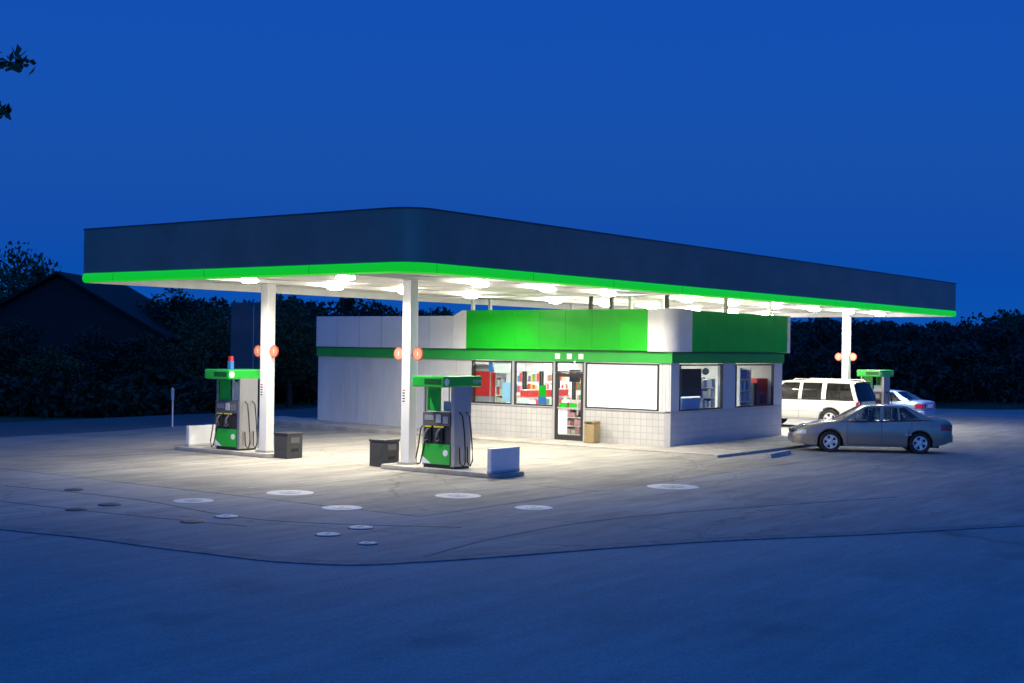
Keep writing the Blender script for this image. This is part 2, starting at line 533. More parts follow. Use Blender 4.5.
# header above the windows
S('header', WHITEWALL, U0 + .01, U0 + T, V0 + T, V1 - .01, ZT, 3.4)
S('header', SIDEWALL, U0 + .01, U1 - .01, V0 + .01, V0 + T, ZT, 3.4)
S('roof', mat('roof_membrane', (.3, .3, .3), .9), U0 + .02, U1 - .02, V0 + .02, V1 - .02, 3.40, 3.50)
# green band round the wall head
S('green_band', GREEN2, U0 - .07, U0 + .005, V0 - .07, V1, 2.50, 2.80)
S('green_band', GREEN2, U0 - .069, U1, V0 - .071, V0 + .005, 2.501, 2.799)
S('drip_edge', mat('drip_dark', (.02, .12, .03), .5), U0 - .10, U0 + .01, V0 - .10, V1, 2.80, 2.845)
S('drip_edge', MATS['drip_dark'], U0 - .099, U1, V0 - .101, V0 + .01, 2.801, 2.844)
# parapet panels on the left
pw = 1.07
yy = V1
k = 0
while yy - pw > 27.9:
    S('parapet_panel', PARAPET, U0 - .10, U0 + .03, yy - pw + .008, yy - .004, 2.85, 3.93, bev=.008)
    S('panel_joint', ALU, U0 - .115, U0 - .07, yy - pw - .012, yy - pw + .014, 2.852, 3.928)
    yy -= pw
S('parapet_panel', PARAPET, U0 - .10, U0 + .03, 27.98, yy - .004, 2.85, 3.93, bev=.008)
S('parapet_panel', PARAPET, U0 + .03, U1, V1 - .06, V1, 3.42, 3.92)
# white piece that steps up to the sign
mbp = MB().add([(-.13, y - V0, z) for y, z in ((27.42, 2.85), (27.97, 2.85), (27.97, 3.94), (27.60, 4.11), (27.42, 4.11))] +
               [(.05, y - V0, z) for y, z in ((27.42, 2.85), (27.97, 2.85), (27.97, 3.94), (27.60, 4.11), (27.42, 4.11))],
               [(0, 1, 2, 3, 4), (9, 8, 7, 6, 5)] + [(i, (i + 1) % 5, 5 + (i + 1) % 5, 5 + i) for i in range(5)])
mbp.build('end_cap', WHITE, shop)
# big green sign faces, made of upright ribs
nr = 7
rw = (27.41 - 20.47) / nr
for i in range(nr):
    S('sign_panel', GREEN, U0 - .15, U0 + .05, 20.47 + i * rw + .002, 20.47 + (i + 1) * rw - .002, 2.86, 4.11, bev=.004)
nr = 6
rw = (41.80 - 35.20) / nr
for i in range(nr):
    S('sign_panel', GREEN, 35.20 + i * rw + .002, 35.20 + (i + 1) * rw - .002, V0 - .15, V0 + .05, 2.86, 4.10, bev=.004)
S('end_cap', WHITE, 41.80, 42.02, V0 - .16, V0 + .06, 2.84, 4.12)
# rounded white corner between the two signs
cpts = []
rc = .50
cx_, cy_ = U0 - .155 + rc, V0 - .155 + rc
for i in range(13):
    a = PI + PI / 2 * i / 12
    cpts.append((cx_ + rc * math.cos(a) - U0, cy_ + rc * math.sin(a) - V0))
cpts = [(U0 - .155 - U0, 20.468 - V0)] + cpts + [(35.197 - U0, -.155), (35.197 - U0, .04), (.25, .25), (.04, 20.468 - V0)]
cc = MB().prism(cpts, 2.845, 4.125).build('rounded_corner', WHITE, shop)
# three small white plates on the band above the door
for v in (23.78, 23.33, 22.9):
    S('band_plate', PAPER, U0 - .085, U0 - .069, v - .09, v + .09, 2.57, 2.74)

# windows and door, each with frame and pane
def window(u0, u1, v0, v1, z0, z1, face, m=None, name='window', pane_name='pane'):
    f = .045
    mb = MB()
    if face == 'x':
        a, b = u0, u1
        mb.box(a, b, v0, v1, z0, z0 + f).box(a, b, v0, v1, z1 - f, z1)
        mb.box(a, b, v0, v0 + f, z0 + f, z1 - f).box(a, b, v1 - f, v1, z0 + f, z1 - f)
    else:
        mb.box(u0, u1, v0, v1, z0, z0 + f).box(u0, u1, v0, v1, z1 - f, z1)
        mb.box(u0, u0 + f, v0, v1, z0 + f, z1 - f).box(u1 - f, u1, v0, v1, z0 + f, z1 - f)
    mb.v = [(x - U0, y - V0, z) for x, y, z in mb.v]
    fr = mb.build(name, DARKM, shop)
    if face == 'x':
        S(pane_name, m or GLASS, (u0 + u1) / 2 - .004, (u0 + u1) / 2 + .004, v0 + f - .01, v1 - f + .01, z0 + f - .01, z1 - f + .01, fr)
    else:
        S(pane_name, m or GLASS, u0 + f - .01, u1 - f + .01, (v0 + v1) / 2 - .004, (v0 + v1) / 2 + .004, z0 + f - .01, z1 - f + .01, fr)
    return fr
window(U0 - .02, U0 + .06, 25.60, 27.26, ZB + .002, ZT - .03, 'x')
window(U0 - .02, U0 + .06, 23.98, 25.50, ZB + .002, ZT - .03, 'x')
S('mullion', ALU, U0 - .025, U0 + .07, 25.505, 25.595, ZB + .002, ZT - .03)
S('jamb', ALU, U0 - .022, U0 + .07, 23.905, 23.975, -.02, ZT - .005)
S('jamb', ALU, U0 - .022, U0 + .07, 22.76, 22.825, -.02, ZT - .005)
BLIND = mat('lit_white_panel', (.85, .85, .85), .6, emit=(1, 1, .98), es=.55)
window(U0 - .02, U0 + .06, 20.16, 22.755, ZB + .002, ZT - .03, 'x', BLIND, 'window', 'white_panel')
window(34.75, 37.45, V0 - .02, V0 + .06, ZB + .002, ZT - .03, 'y')
window(38.35, 41.09, V0 - .02, V0 + .06, ZB + .002, ZT - .03, 'y')
# door
dr = window(U0 - .015, U0 + .06, 22.83, 23.90, 2.14, ZT - .012, 'x', None, 'transom')
mb = MB()
for b_ in ((22.83, 22.93, .0, 2.13), (23.80, 23.90, .0, 2.13), (22.93, 23.80, .0, .20), (22.93, 23.80, 2.01, 2.13)):
    mb.box(-.01, .05, b_[0] - V0, b_[1] - V0, b_[2], b_[3])
door = mb.build('door', DARKM, shop)
S('pane', GLASS, U0 + .016, U0 + .024, 22.92, 23.81, .19, 2.02, door)
S('push_bar', ALU, U0 - .06, U0 - .03, 22.95, 23.78, 1.02, 1.06, door)
S('door_sticker', GREEN, U0 + .004, U0 + .012, 23.46, 23.75, 1.07, 1.20, door)
S('door_sticker', GREEN, U0 + .004, U0 + .012, 23.02, 23.36, 1.07, 1.20, door)
S('door_poster', PAPER, U0 + .003, U0 + .011, 23.44, 23.78, .24, 1.0, door)
S('pull_handle', ALU, U0 - .07, U0 - .035, 22.99, 23.03, .85, 1.3, door)
# posts on the roof carrying the canopy frame
POSTD = mat('roof_post_dark', (.12, .11, .10), .5, metal=.3)
for u, v, m_ in ((34.6, 27.55, WHITE), (36.5, 28.3, WHITE), (34.75, 22.95, POSTD), (35.4, 22.6, POSTD), (35.4, 21.9, WHITE),
                 (34.55, 20.1, POSTD), (38.3, 20.1, POSTD), (41.5, 20.1, WHITE), (36.2, 21.2, WHITE), (41.4, 25.5, WHITE), (41.4, 28.2, WHITE)):
    S('roof_post', m_, u - .05, u + .05, v - .05, v + .05, 3.48, 4.58)
# interior shell
S('shop_floor', mat('shop_floor_tile', (.5, .48, .45), .3), U0 + T, U1 - T, V0 + T, 27.9, -.04, .03)
S('shop_ceiling', WHITE, U0 + T, U1 - T, V0 + T, 27.9, 2.62, 2.68)
S('inner_wall', mat('inner_wall_paint', (.72, .70, .64), .6), U0 + T + .05, U1 - T, 27.9, 28.0, -.04, 2.7)

# ---- what stands inside the shop
FL = .03
def box_thing(name, label, cat, m, u0, u1, v0, v1, z0, z1, bev=.015, group=None):
    o = MB().box(0, u1 - u0, 0, v1 - v0, 0, z1 - z0, bev=bev).build(name, m, None, (u0, v0, z0))
    return tag(o, label, cat, group)
PROD = [mat('pack_%s' % n_, c, .45) for n_, c in (('red', (.6, .05, .04)), ('white', (.75, .74, .7)), ('yellow', (.7, .5, .06)), ('blue', (.06, .16, .5)),
        ('pink', (.65, .3, .32)), ('brown', (.28, .12, .07)), ('green', (.05, .35, .07)), ('cream', (.7, .6, .42)))]
def shelf_unit(name, label, u, v, w, d, h, rz, levels, seed, frame=None, mixset=None):
    """w along local x, d along local y, open toward -y"""
    r_ = random.Random(seed)
    t = thing(name, label, 'shelf', (u, v, FL), rz)
    fm = frame or WHITE
    bx('back_panel', fm, t, -w / 2, w / 2, d - .03, d, 0, h)
    bx('side_panel', fm, t, -w / 2 - .03, -w / 2, 0, d, 0, h)
    bx('side_panel', fm, t, w / 2, w / 2 + .03, 0, d, 0, h)
    for k in range(levels):
        z = .08 + k * (h - .1) / levels
        sh = bx('shelf', fm, t, -w / 2, w / 2, 0, d - .03, z, z + .03)
        x = -w / 2 + .03
        while x < w / 2 - .08:
            pw_ = r_.uniform(.07, .2); ph = r_.uniform(.5, .88) * (h - .1) / levels
            pm = r_.choice(mixset or PROD)
            if x + pw_ < w / 2 and r_.random() > .08:
                bx('packet', pm, sh, x, x + pw_ * .93, .03, d * .7, z + .032, z + .032 + ph, bev=.008)
            x += pw_
    return t
# red drink cabinet just inside the left window
rc_ = thing('drink_cabinet', 'red drink cabinet behind the left end of the shop front window', 'cabinet', (34.5, 27.02, FL))
bx('cabinet_body', mat('cabinet_grey', (.35, .33, .33), .5), rc_, 0, .6, -.32, .38, 0, 2.3, bev=.03)
bx('door_panel', mat('red_print', (.60, .035, .03), .3), rc_, -.014, .0, -.30, .36, 1.27, 2.08)
bx('side_print', MATS['red_print'], rc_, .02, .58, -.334, -.321, 1.27, 2.08)
bx('cabinet_base', DARK, rc_, .03, .57, -.29, .35, -.002, .06)
shelf_unit('display_rack', 'white snack rack with red packets beside the red drink cabinet', 34.75, 26.45, .40, .35, 2.2, -PI / 2, 7, 3, WHITE, [PROD[0], PROD[1], PROD[1], PROD[7]])
shelf_unit('display_rack', 'white shelf of mixed packets along the inner wall behind the leftmost window', 35.6, 27.42, 1.1, .42, 1.9, 0, 5, 5)
gd = thing('snack_gondola', 'white gondola with a red header band seen through the shop front window', 'gondola', (37.2, 26.2, FL))
bx('gondola_body', WHITE, gd, -1.2, 1.2, .12, .3, 0, 1.46)
bx('header_band', RED, gd, -1.22, 1.22, .06, .36, 1.22, 1.44)
r_ = random.Random(9)
for k in range(4):
    z = .1 + k * .28
    sh = bx('shelf', WHITE, gd, -1.2, 1.2, -.2, .12, z, z + .025)
    x = -1.15
    while x < 1.0:
        w_ = r_.uniform(.08, .2)
        bx('packet', r_.choice(PROD), sh, x, x + w_ * .9, -.17, .08, z + .027, z + .027 + r_.uniform(.14, .23), bev=.006); x += w_
# things stuck on the glass
def poster(label, m, face, a0, a1, z0, z1):
    if face == 'x':
        o = MB().box(0, .004, 0, a1 - a0, 0, z1 - z0).build('poster', m, None, (U0 + .027, a0, z0))
    else:
        o = MB().box(0, a1 - a0, 0, .004, 0, z1 - z0).build('poster', m, None, (a0, V0 + .027, z0))
    return tag(o, label, 'poster')
poster('light blue poster low on the glass left of the bright mullion', LBLUEP, 'x', 25.68, 26.02, 1.14, 1.78)
poster('small dark blue sign at the top of the leftmost shop window', BLUEP, 'x', 26.42, 26.58, 2.1, 2.42)
poster('white price sheet at the top of the leftmost shop window', PAPER, 'x', 25.72, 26.36, 2.08, 2.42)
poster('green square poster on the second shop window from the left', GREEN, 'x', 24.28, 24.56, 1.36, 1.72)
poster('blue square poster under the green one in the shop window', BLUEP, 'x', 24.26, 24.58, 1.13, 1.35)
poster('white sheet low in the left corner of the second window', PAPER, 'x', 24.95, 25.42, 1.12, 1.3)
# cooler wall along the inner partition, doors toward -y
for k in range(5):
    c = thing('glass_door_cooler', ('leftmost', 'second from left', 'third from left', 'fourth from left', 'rightmost')[k] + ' tall glass door cooler along the inner wall of the shop', 'cooler', (36.75 + k * 1.02, 27.3, FL), 0, 'coolers along the inner wall')
    bx('cooler_case', WHITE, c, -.5, .5, .06, .58, 0, 2.35)
    for x in (-.49, .42):
        bx('door_frame', DARKM, c, x, x + .07, -.01, .06, .1, 2.05)
    r_ = random.Random(40 + k)
    for z in (.15, .55, .95, 1.35, 1.7):
        x = -.40
        while x < .32:
            bx('bottle_row', r_.choice(PROD), c, x, x + .11, .03, .06, z, z + r_.uniform(.2, .32)); x += .13
    bx('header_panel', mat('cooler_header', (.8, .8, .78), .5), c, -.49, .49, -.01, .06, 2.06, 2.33)
shelf_unit('display_rack', 'snack shelf with pink and brown packets just inside the glass door', 35.45, 24.05, .85, .4, 1.2, -PI / 2, 4, 11, WHITE, [PROD[4], PROD[5], PROD[7], PROD[4]])
mon = thing('wall_monitor', 'dark square monitor hanging inside behind the door glass', 'monitor', (35.5, 24.05, 1.82))
bx('screen_case', DARK, mon, 0, .06, -.2, .2, 0, .40, bev=.01)
bx('hanger', ALU, mon, .02, .04, -.02, .02, .40, .8)
# side windows
dk = thing('menu_board', 'dark brown board standing inside the near side window', 'board', (35.35, 20.02, FL))
bx('board_panel', mat('board_brown', (.05, .03, .032), .6), dk, 0, 1.25, 0, .05, 1.45, 2.3)
bx('board_foot', mat('pale_blue_box', (.28, .42, .75), .5), dk, 0, 1.2, 0, .3, 0, 1.40)
shelf_unit('display_rack', 'shelf of pale bottles inside the near side window', 37.45, 20.25, .95, .4, 2.0, 0, 6, 21, WHITE, [PROD[1], PROD[3], PROD[7], PROD[1]])
shelf_unit('display_rack', 'white cup shelf with pink and blue cups inside the far side window', 39.65, 20.05, .75, .35, 2.3, 0, 6, 22, WHITE, [PROD[3], PROD[4], PROD[1], PROD[3]])
vm_ = thing('drink_machine', 'red drink machine inside the far side window', 'machine', (40.62, 20.1, FL))
bx('machine_body', RED, vm_, 0, .8, 0, .6, 0, 1.95, bev=.03)
bx('machine_side', DARK, vm_, -.22, -.005, 0, .5, 0, 1.8, bev=.02)
bx('dispenser', DARK, vm_, .2, .6, -.01, .01, 1.1, 1.4)
oval = thing('hanging_sign', 'oval grey sign hanging inside the near side window', 'sign', (37.0, 20.1, 2.24))
MB().lathe([(.0, -.01), (.22, -.01), (.22, .01), (0, .01)], 20, Matrix.Rotation(PI / 2, 4, 'X') @ Matrix.Diagonal((1, .5, 1, 1))).build('oval_panel', mat('grey_green_print', (.25, .32, .3), .5), oval)
bx('sign_wire', ALU, oval, -.004, .004, -.004, .004, .1, .38)

# ceiling lights in the shop
for i, (u, v) in enumerate(((35.8, 21.4), (35.8, 24.0), (35.8, 26.4), (39.2, 21.4), (39.2, 24.0), (39.2, 26.4))):
    t = thing('ceiling_light', 'white ceiling light panel in the shop, %s' % ('at the front near the corner', 'at the front near the door', 'at the front behind the leftmost window', 'at the rear near the side windows', 'at the rear in the middle', 'at the rear near the coolers')[i], 'light', (u, v, 2.62), 0, 'shop ceiling lights')
    bx('light_case', WHITE, t, -.6, .6, -.16, .16, -.05, 0)
    bx('diffuser', mat('fluorescent_lens', (.9, .9, .9), .4, emit=(1, .98, .94), es=6), t, -.57, .57, -.14, .14, -.06, -.052)
    ld = bpy.data.lights.new('shop_lamp', 'AREA'); ld.shape = 'RECTANGLE'; ld.size = 1.1; ld.size_y = .26; ld.energy = 80; ld.color = (1, .97, .9)
    lo = link('lamp_glow', ld, t, (0, 0, -.075))

# tan litter bin beside the door
tb = thing('litter_bin', 'tan litter bin standing by the wall right of the shop door', 'bin', (33.85, 22.25, .037))
MB().box(-.18, .18, -.18, .18, 0, .58, bev=.03).build('bin_body', TAN, tb)
MB().box(-.19, .19, -.19, .19, .58, .66, bev=.03).build('bin_lid', mat('tan_dark', (.24, .17, .08), .6), tb)
bx('bin_opening', DARK, tb, -.193, -.18, -.1, .1, .595, .64)

# ================================================================= CANOPY
CU0, CU1, CV0, CV1 = 20.3, 53.75, 17.75, 28.95
ZG0, ZG1, ZF = 4.40, 4.625, 5.72
can = thing('station_canopy', 'long flat forecourt canopy with charcoal fascia, glowing green edge and white soffit', 'canopy', (CU0, CV0, 0))
def rrect(off, r=.62, seg=14):
    pts = []
    x0, x1, y0, y1 = off, CU1 - CU0 - off, off, CV1 - CV0 - off
    r_near = max(.05, r - off); r_far = max(.05, .32 - off)
    for (rr, sx_, sy_, a0) in ((r_near, 0, 0, PI), (r_far, 1, 0, 1.5 * PI), (r_far, 1, 1, 0), (r_far, 0, 1, .5 * PI)):
        cx = x1 - rr if sx_ else x0 + rr; cy = y1 - rr if sy_ else y0 + rr
        for k in range(seg + 1):
            a = a0 + PI / 2 * k / seg
            pts.append((cx + rr * math.cos(a), cy + rr * math.sin(a)))
    return pts
# charcoal fascia ring
def ring(profile):
    """profile: list of (offset inwards, z) closed"""
    loops = [rrect(o_) for o_, z in profile]
    n_ = len(loops[0])
    return [[(loops[k][i][0], loops[k][i][1], profile[k][1]) for k in range(len(profile))] for i in range(n_)]
rows = ring([(0, ZG1 + .006), (0, ZF), (.1, ZF), (.1, ZG1 + .006)])
fas = MB().grid(rows + [rows[0]], True, True)
fas.smooth = [False if i % 4 != 0 else True for i in range(len(fas.f))]
fas.build('fascia', NAVY, can)
rows = ring([(-.02, ZF + .002), (-.02, ZF + .03), (.12, ZF + .03), (.12, ZF + .002)])
MB().grid(rows + [rows[0]], False, True).build('fascia_cap', mat('fascia_cap_paint', (.06, .06, .075), .4), can)
# inner white face of the edge
rows = ring([(.102, ZG0 - .006), (.102, ZG1 + .0), (.135, ZG1 + .0), (.135, ZG0 - .006)])
MB().grid(rows + [rows[0]], False, True).build('inner_edge', WHITE, can)
# glowing green band: split into lengths with visible joints
prof = [(.10, ZG0), (.02, ZG0), (-.02, ZG0 + .03), (-.035, ZG0 + .11), (-.02, ZG1 - .03), (0.01, ZG1), (.10, ZG1)]
rows = ring(prof)
tot = len(rows)
# resample the ring by length so that pieces are even
base = rrect(0)
def seg_rows(a, b, samples):
    out = []
    for k in range(samples + 1):
        s_ = a + (b - a) * k / samples
        out.append(point_row(s_))
    return out
cum = [0]
for i in range(tot):
    p, q = base[i], base[(i + 1) % tot]
    cum.append(cum[-1] + math.hypot(q[0] - p[0], q[1] - p[1]))
def point_row(s_):
    s_ = s_ % cum[-1]
    for i in range(tot):
        if cum[i] <= s_ <= cum[i + 1] and cum[i + 1] > cum[i]:
            t_ = (s_ - cum[i]) / (cum[i + 1] - cum[i])
            a, b = rows[i], rows[(i + 1) % tot]
            return [tuple(x + (y - x) * t_ for x, y in zip(p, q)) for p, q in zip(a, b)]
    return rows[0]
NP = 26
for i in range(NP):
    a = cum[-1] * i / NP + .006 + 1.1
    b = cum[-1] * (i + 1) / NP - .006 + 1.1
    o = MB().grid(seg_rows(a, b, 24), True, True)
    o.build('light_strip', GREENLIT, can)
rows_b = ring([(.03, ZG0 + .03), (0.03, ZG1 - .02), (.09, ZG1 - .02), (.09, ZG0 + .03)])
MB().grid(rows_b + [rows_b[0]], False, True).build('strip_backing', mat('strip_dark', (.02, .10, .03), .6), can)
# deck: soffit panels crosswise
nd_ = 33
dw = (CU1 - CU0 - .28) / nd_
ZS = 4.58
for i in range(nd_):
    xa, xb = .14 + i * dw + .006, .14 + (i + 1) * dw - .006
    ya, yb = [.145 + (0 if x >= .62 else .48 - math.sqrt(max(0, .48 ** 2 - (.62 - x) ** 2))) for x in (xa, xb)]
    ye = CV1 - CV0 - .142
    MB().prism([(xa, ya), (xb, yb), (xb, ye), (xa, ye)], ZS + (.012 if i % 2 else 0), ZS + .05).build('soffit_panel', SOFFIT, can)
MB().box(1.3, CU1 - CU0 - .3, .3, CV1 - CV0 - .3, ZS + .07, ZS + .3).build('deck', mat('deck_grey', (.3, .3, .3), .8), can)
for y in (20.85, 25.75):
    MB().box(.6, CU1 - CU0 - .6, y - CV0 - .11, y - CV0 + .11, ZS - .10, ZS - .004).build('beam', SOFFIT, can)
for x in (32.4, 42.9):
    MB().box(x - CU0 - .1, x - CU0 + .1, .3, CV1 - CV0 - .3, ZS - .14, ZS - .104).build('beam', SOFFIT, can)

# canopy columns with number discs
def column_thing(u, v, label, digit='1'):
    t = thing('canopy_column', label, 'column', (u, v, 0), 0, 'canopy columns')
    MB().box(-.135, .135, -.135, .135, .1, 4.475, bev=.02).build('shaft', COLUMN, t)
    MB().box(-.2, .2, -.2, .2, .099, .15, bev=.01).build('base_plate', STEEL, t)
    for s_ in (-1, 1):
        d = MB().lathe([(.0, -.012), (.155, -.012), (.16, 0), (.155, .012), (0, .012)], 24, Matrix.Translation((-.05, s_ * .30, 2.72)) @ Matrix.Rotation(PI / 2, 4, 'Y')).build('number_disc', ORANGE, t)
        MB().lathe([(.125, -.002), (.135, -.002), (.135, .002), (.125, .002)], 24, Matrix.Translation((-.064, s_ * .30, 2.72)) @ Matrix.Rotation(PI / 2, 4, 'Y')).build('disc_ring', mat('disc_pale_ring', (.55, .22, .14), .5), d)
        text_part(digit, .17, PAPER, d, Matrix.Translation((-.066, s_ * .30, 2.72)) @ FACE_MX, 'digit')
        bx('disc_bracket', STEEL, t, -.035, -.015, min(s_ * .13, s_ * .25), max(s_ * .13, s_ * .25), 2.70, 2.74)
    st = bx('safety_sticker', PAPER, t, -.1385, -.136, .0, .11, 1.55, 1.92)
    for k in range(5):
        bx('sticker_line', RED if k == 4 else DARK, st, -.1405, -.139, .015, .095, 1.58 + k * .065, 1.61 + k * .065)
    return t
column_thing(23.8, 25.75, 'white canopy column beside the pump at far left', '1')
column_thing(23.8, 20.85, 'white canopy column at the front corner with orange number discs', '1')
column_thing(49.9, 20.85, 'white canopy column behind the white parked car', '1')
column_thing(49.9, 25.75, 'white canopy column standing hidden behind the shop', '1')

# canopy lamps
LAMPS = [[(22.1, 21.35)] + [(u, 20.4) for u in (25.9, 28.8, 31.8, 36.3, 39.4, 42.6, 45.8, 49.0, 52.2)],
         [(22.2, 24.7)] + [(u, 25.4) for u in (25.9, 28.8, 31.8, 36.3, 39.4, 42.6, 45.8, 49.0, 52.2)]]
ORD = ['first', 'second', 'third', 'fourth', 'fifth', 'sixth', 'seventh', 'eighth', 'ninth', 'tenth']
for row_i, row in enumerate(LAMPS):
    for i, (u, v) in enumerate(row):
        t = thing('canopy_lamp', '%s lamp from the pump end in the canopy row %s' % (ORD[i], ('along the right hand edge', 'along the left hand edge')[row_i]), 'lamp', (u, v, ZS), 0, 'lamps under the canopy')
        MB().lathe([(0, -.06), (.15, -.06), (.17, -.002), (0, -.002)], 18).build('lamp_housing', WHITE, t)
        # bowl lens bulging to the sides, so that it also washes the soffit
        MB().lathe([(0, -.055), (.10, -.058), (.18, -.075), (.225, -.11), (.22, -.14), (.17, -.17), (.09, -.185), (0, -.19)], 20).build('lens', LAMPWHITE, t)
        ld = bpy.data.lights.new('canopy_lamp_light', 'AREA'); ld.shape = 'DISK'; ld.size = .4
        ld.energy = LAMP_POWER; ld.color = LAMP_COLOR; ld.spread = R(156)
        link('lamp_glow', ld, t, (0, 0, -.20))

# ================================================================= PUMP ISLANDS
def island(u, v0, v1, label):
    t = thing('pump_island', label, 'island', (u, (v0 + v1) / 2, 0), 0, 'pump islands')
    hl = (v1 - v0) / 2; hw = .58
    pts = []
    for sx, sy, a0 in ((1, 1, 0), (-1, 1, PI / 2), (-1, -1, PI), (1, -1, 1.5 * PI)):
        for k in range(6):
            a = a0 + PI / 2 * k / 5
            pts.append((sx * (hw - .25) + .25 * math.cos(a), sy * (hl - .25) + .25 * math.sin(a)))
    MB().prism(pts, -.03, .10).build('island_slab', CONCRETE, t)
    MB().prism([(x * 1.025, y * 1.006) for x, y in pts], .02, .075).build('edge_band', CONCRETE, t)
    return t
island(23.80, 17.75, 21.32, 'low concrete pump island at the front corner of the canopy')
island(23.90, 25.18, 28.95, 'low concrete pump island under the left end of the canopy')
island(49.9, 17.75, 21.32, 'low concrete pump island behind the parked cars')

def barrier(u, v, label):
    t = thing('island_barrier', label, 'barrier', (u, v, 0.098), 0, 'white island end barriers')
    MB().box(-.53, .53, -.06, .06, .05, .56, bev=.015).build('barrier_panel', WHITE, t)
    for s_ in (-.42, .42):
        MB().box(s_ - .05, s_ + .05, -.05, .05, 0, .06).build('foot', STEEL, t)
    MB().box(-.535, .535, -.066, .066, .01, .07, bev=.01).build('skirt', mat('barrier_grey', (.45, .46, .5), .5), t)
    return t
barrier(23.72, 17.95, 'low white barrier panel at the near end of the front corner pump island')
barrier(24.1, 28.6, 'low white barrier panel at the far left end of the left pump island')
barrier(49.9, 17.95, 'low white barrier panel on the pump island behind the parked cars')

def bin_thing(u, v, label):
    t = thing('waste_bin', label, 'bin', (u, v, 0), 0, 'dark waste bins on the islands')
    MB().box(-.27, .27, -.24, .24, .0, .60, bev=.02).build('bin_body', BLACKBIN, t)
    MB().box(-.285, .285, -.255, .255, .60, .66, bev=.02).build('bin_lid', DARK, t)
    for s_ in (-1, 1):
        MB().box(-.15, .15, s_ * .243 - .006, s_ * .243 + .006, .40, .54).build('flap', mat('bin_flap', (.12, .12, .125), .4), t)
        MB().box(-.12, .12, s_ * .243 - .005, s_ * .243 + .005, .18, .26).build('service_slot', mat('bin_slot', (.01, .01, .01), .7), t)
    MB().box(-.277, -.27, -.15, .15, .25, .5).build('side_plate', BLACKBIN, t)
    return t
bin_thing(23.8, 21.62, 'dark grey waste bin left of the front corner column')
bin_thing(23.75, 24.88, 'dark grey waste bin right of the left canopy column')

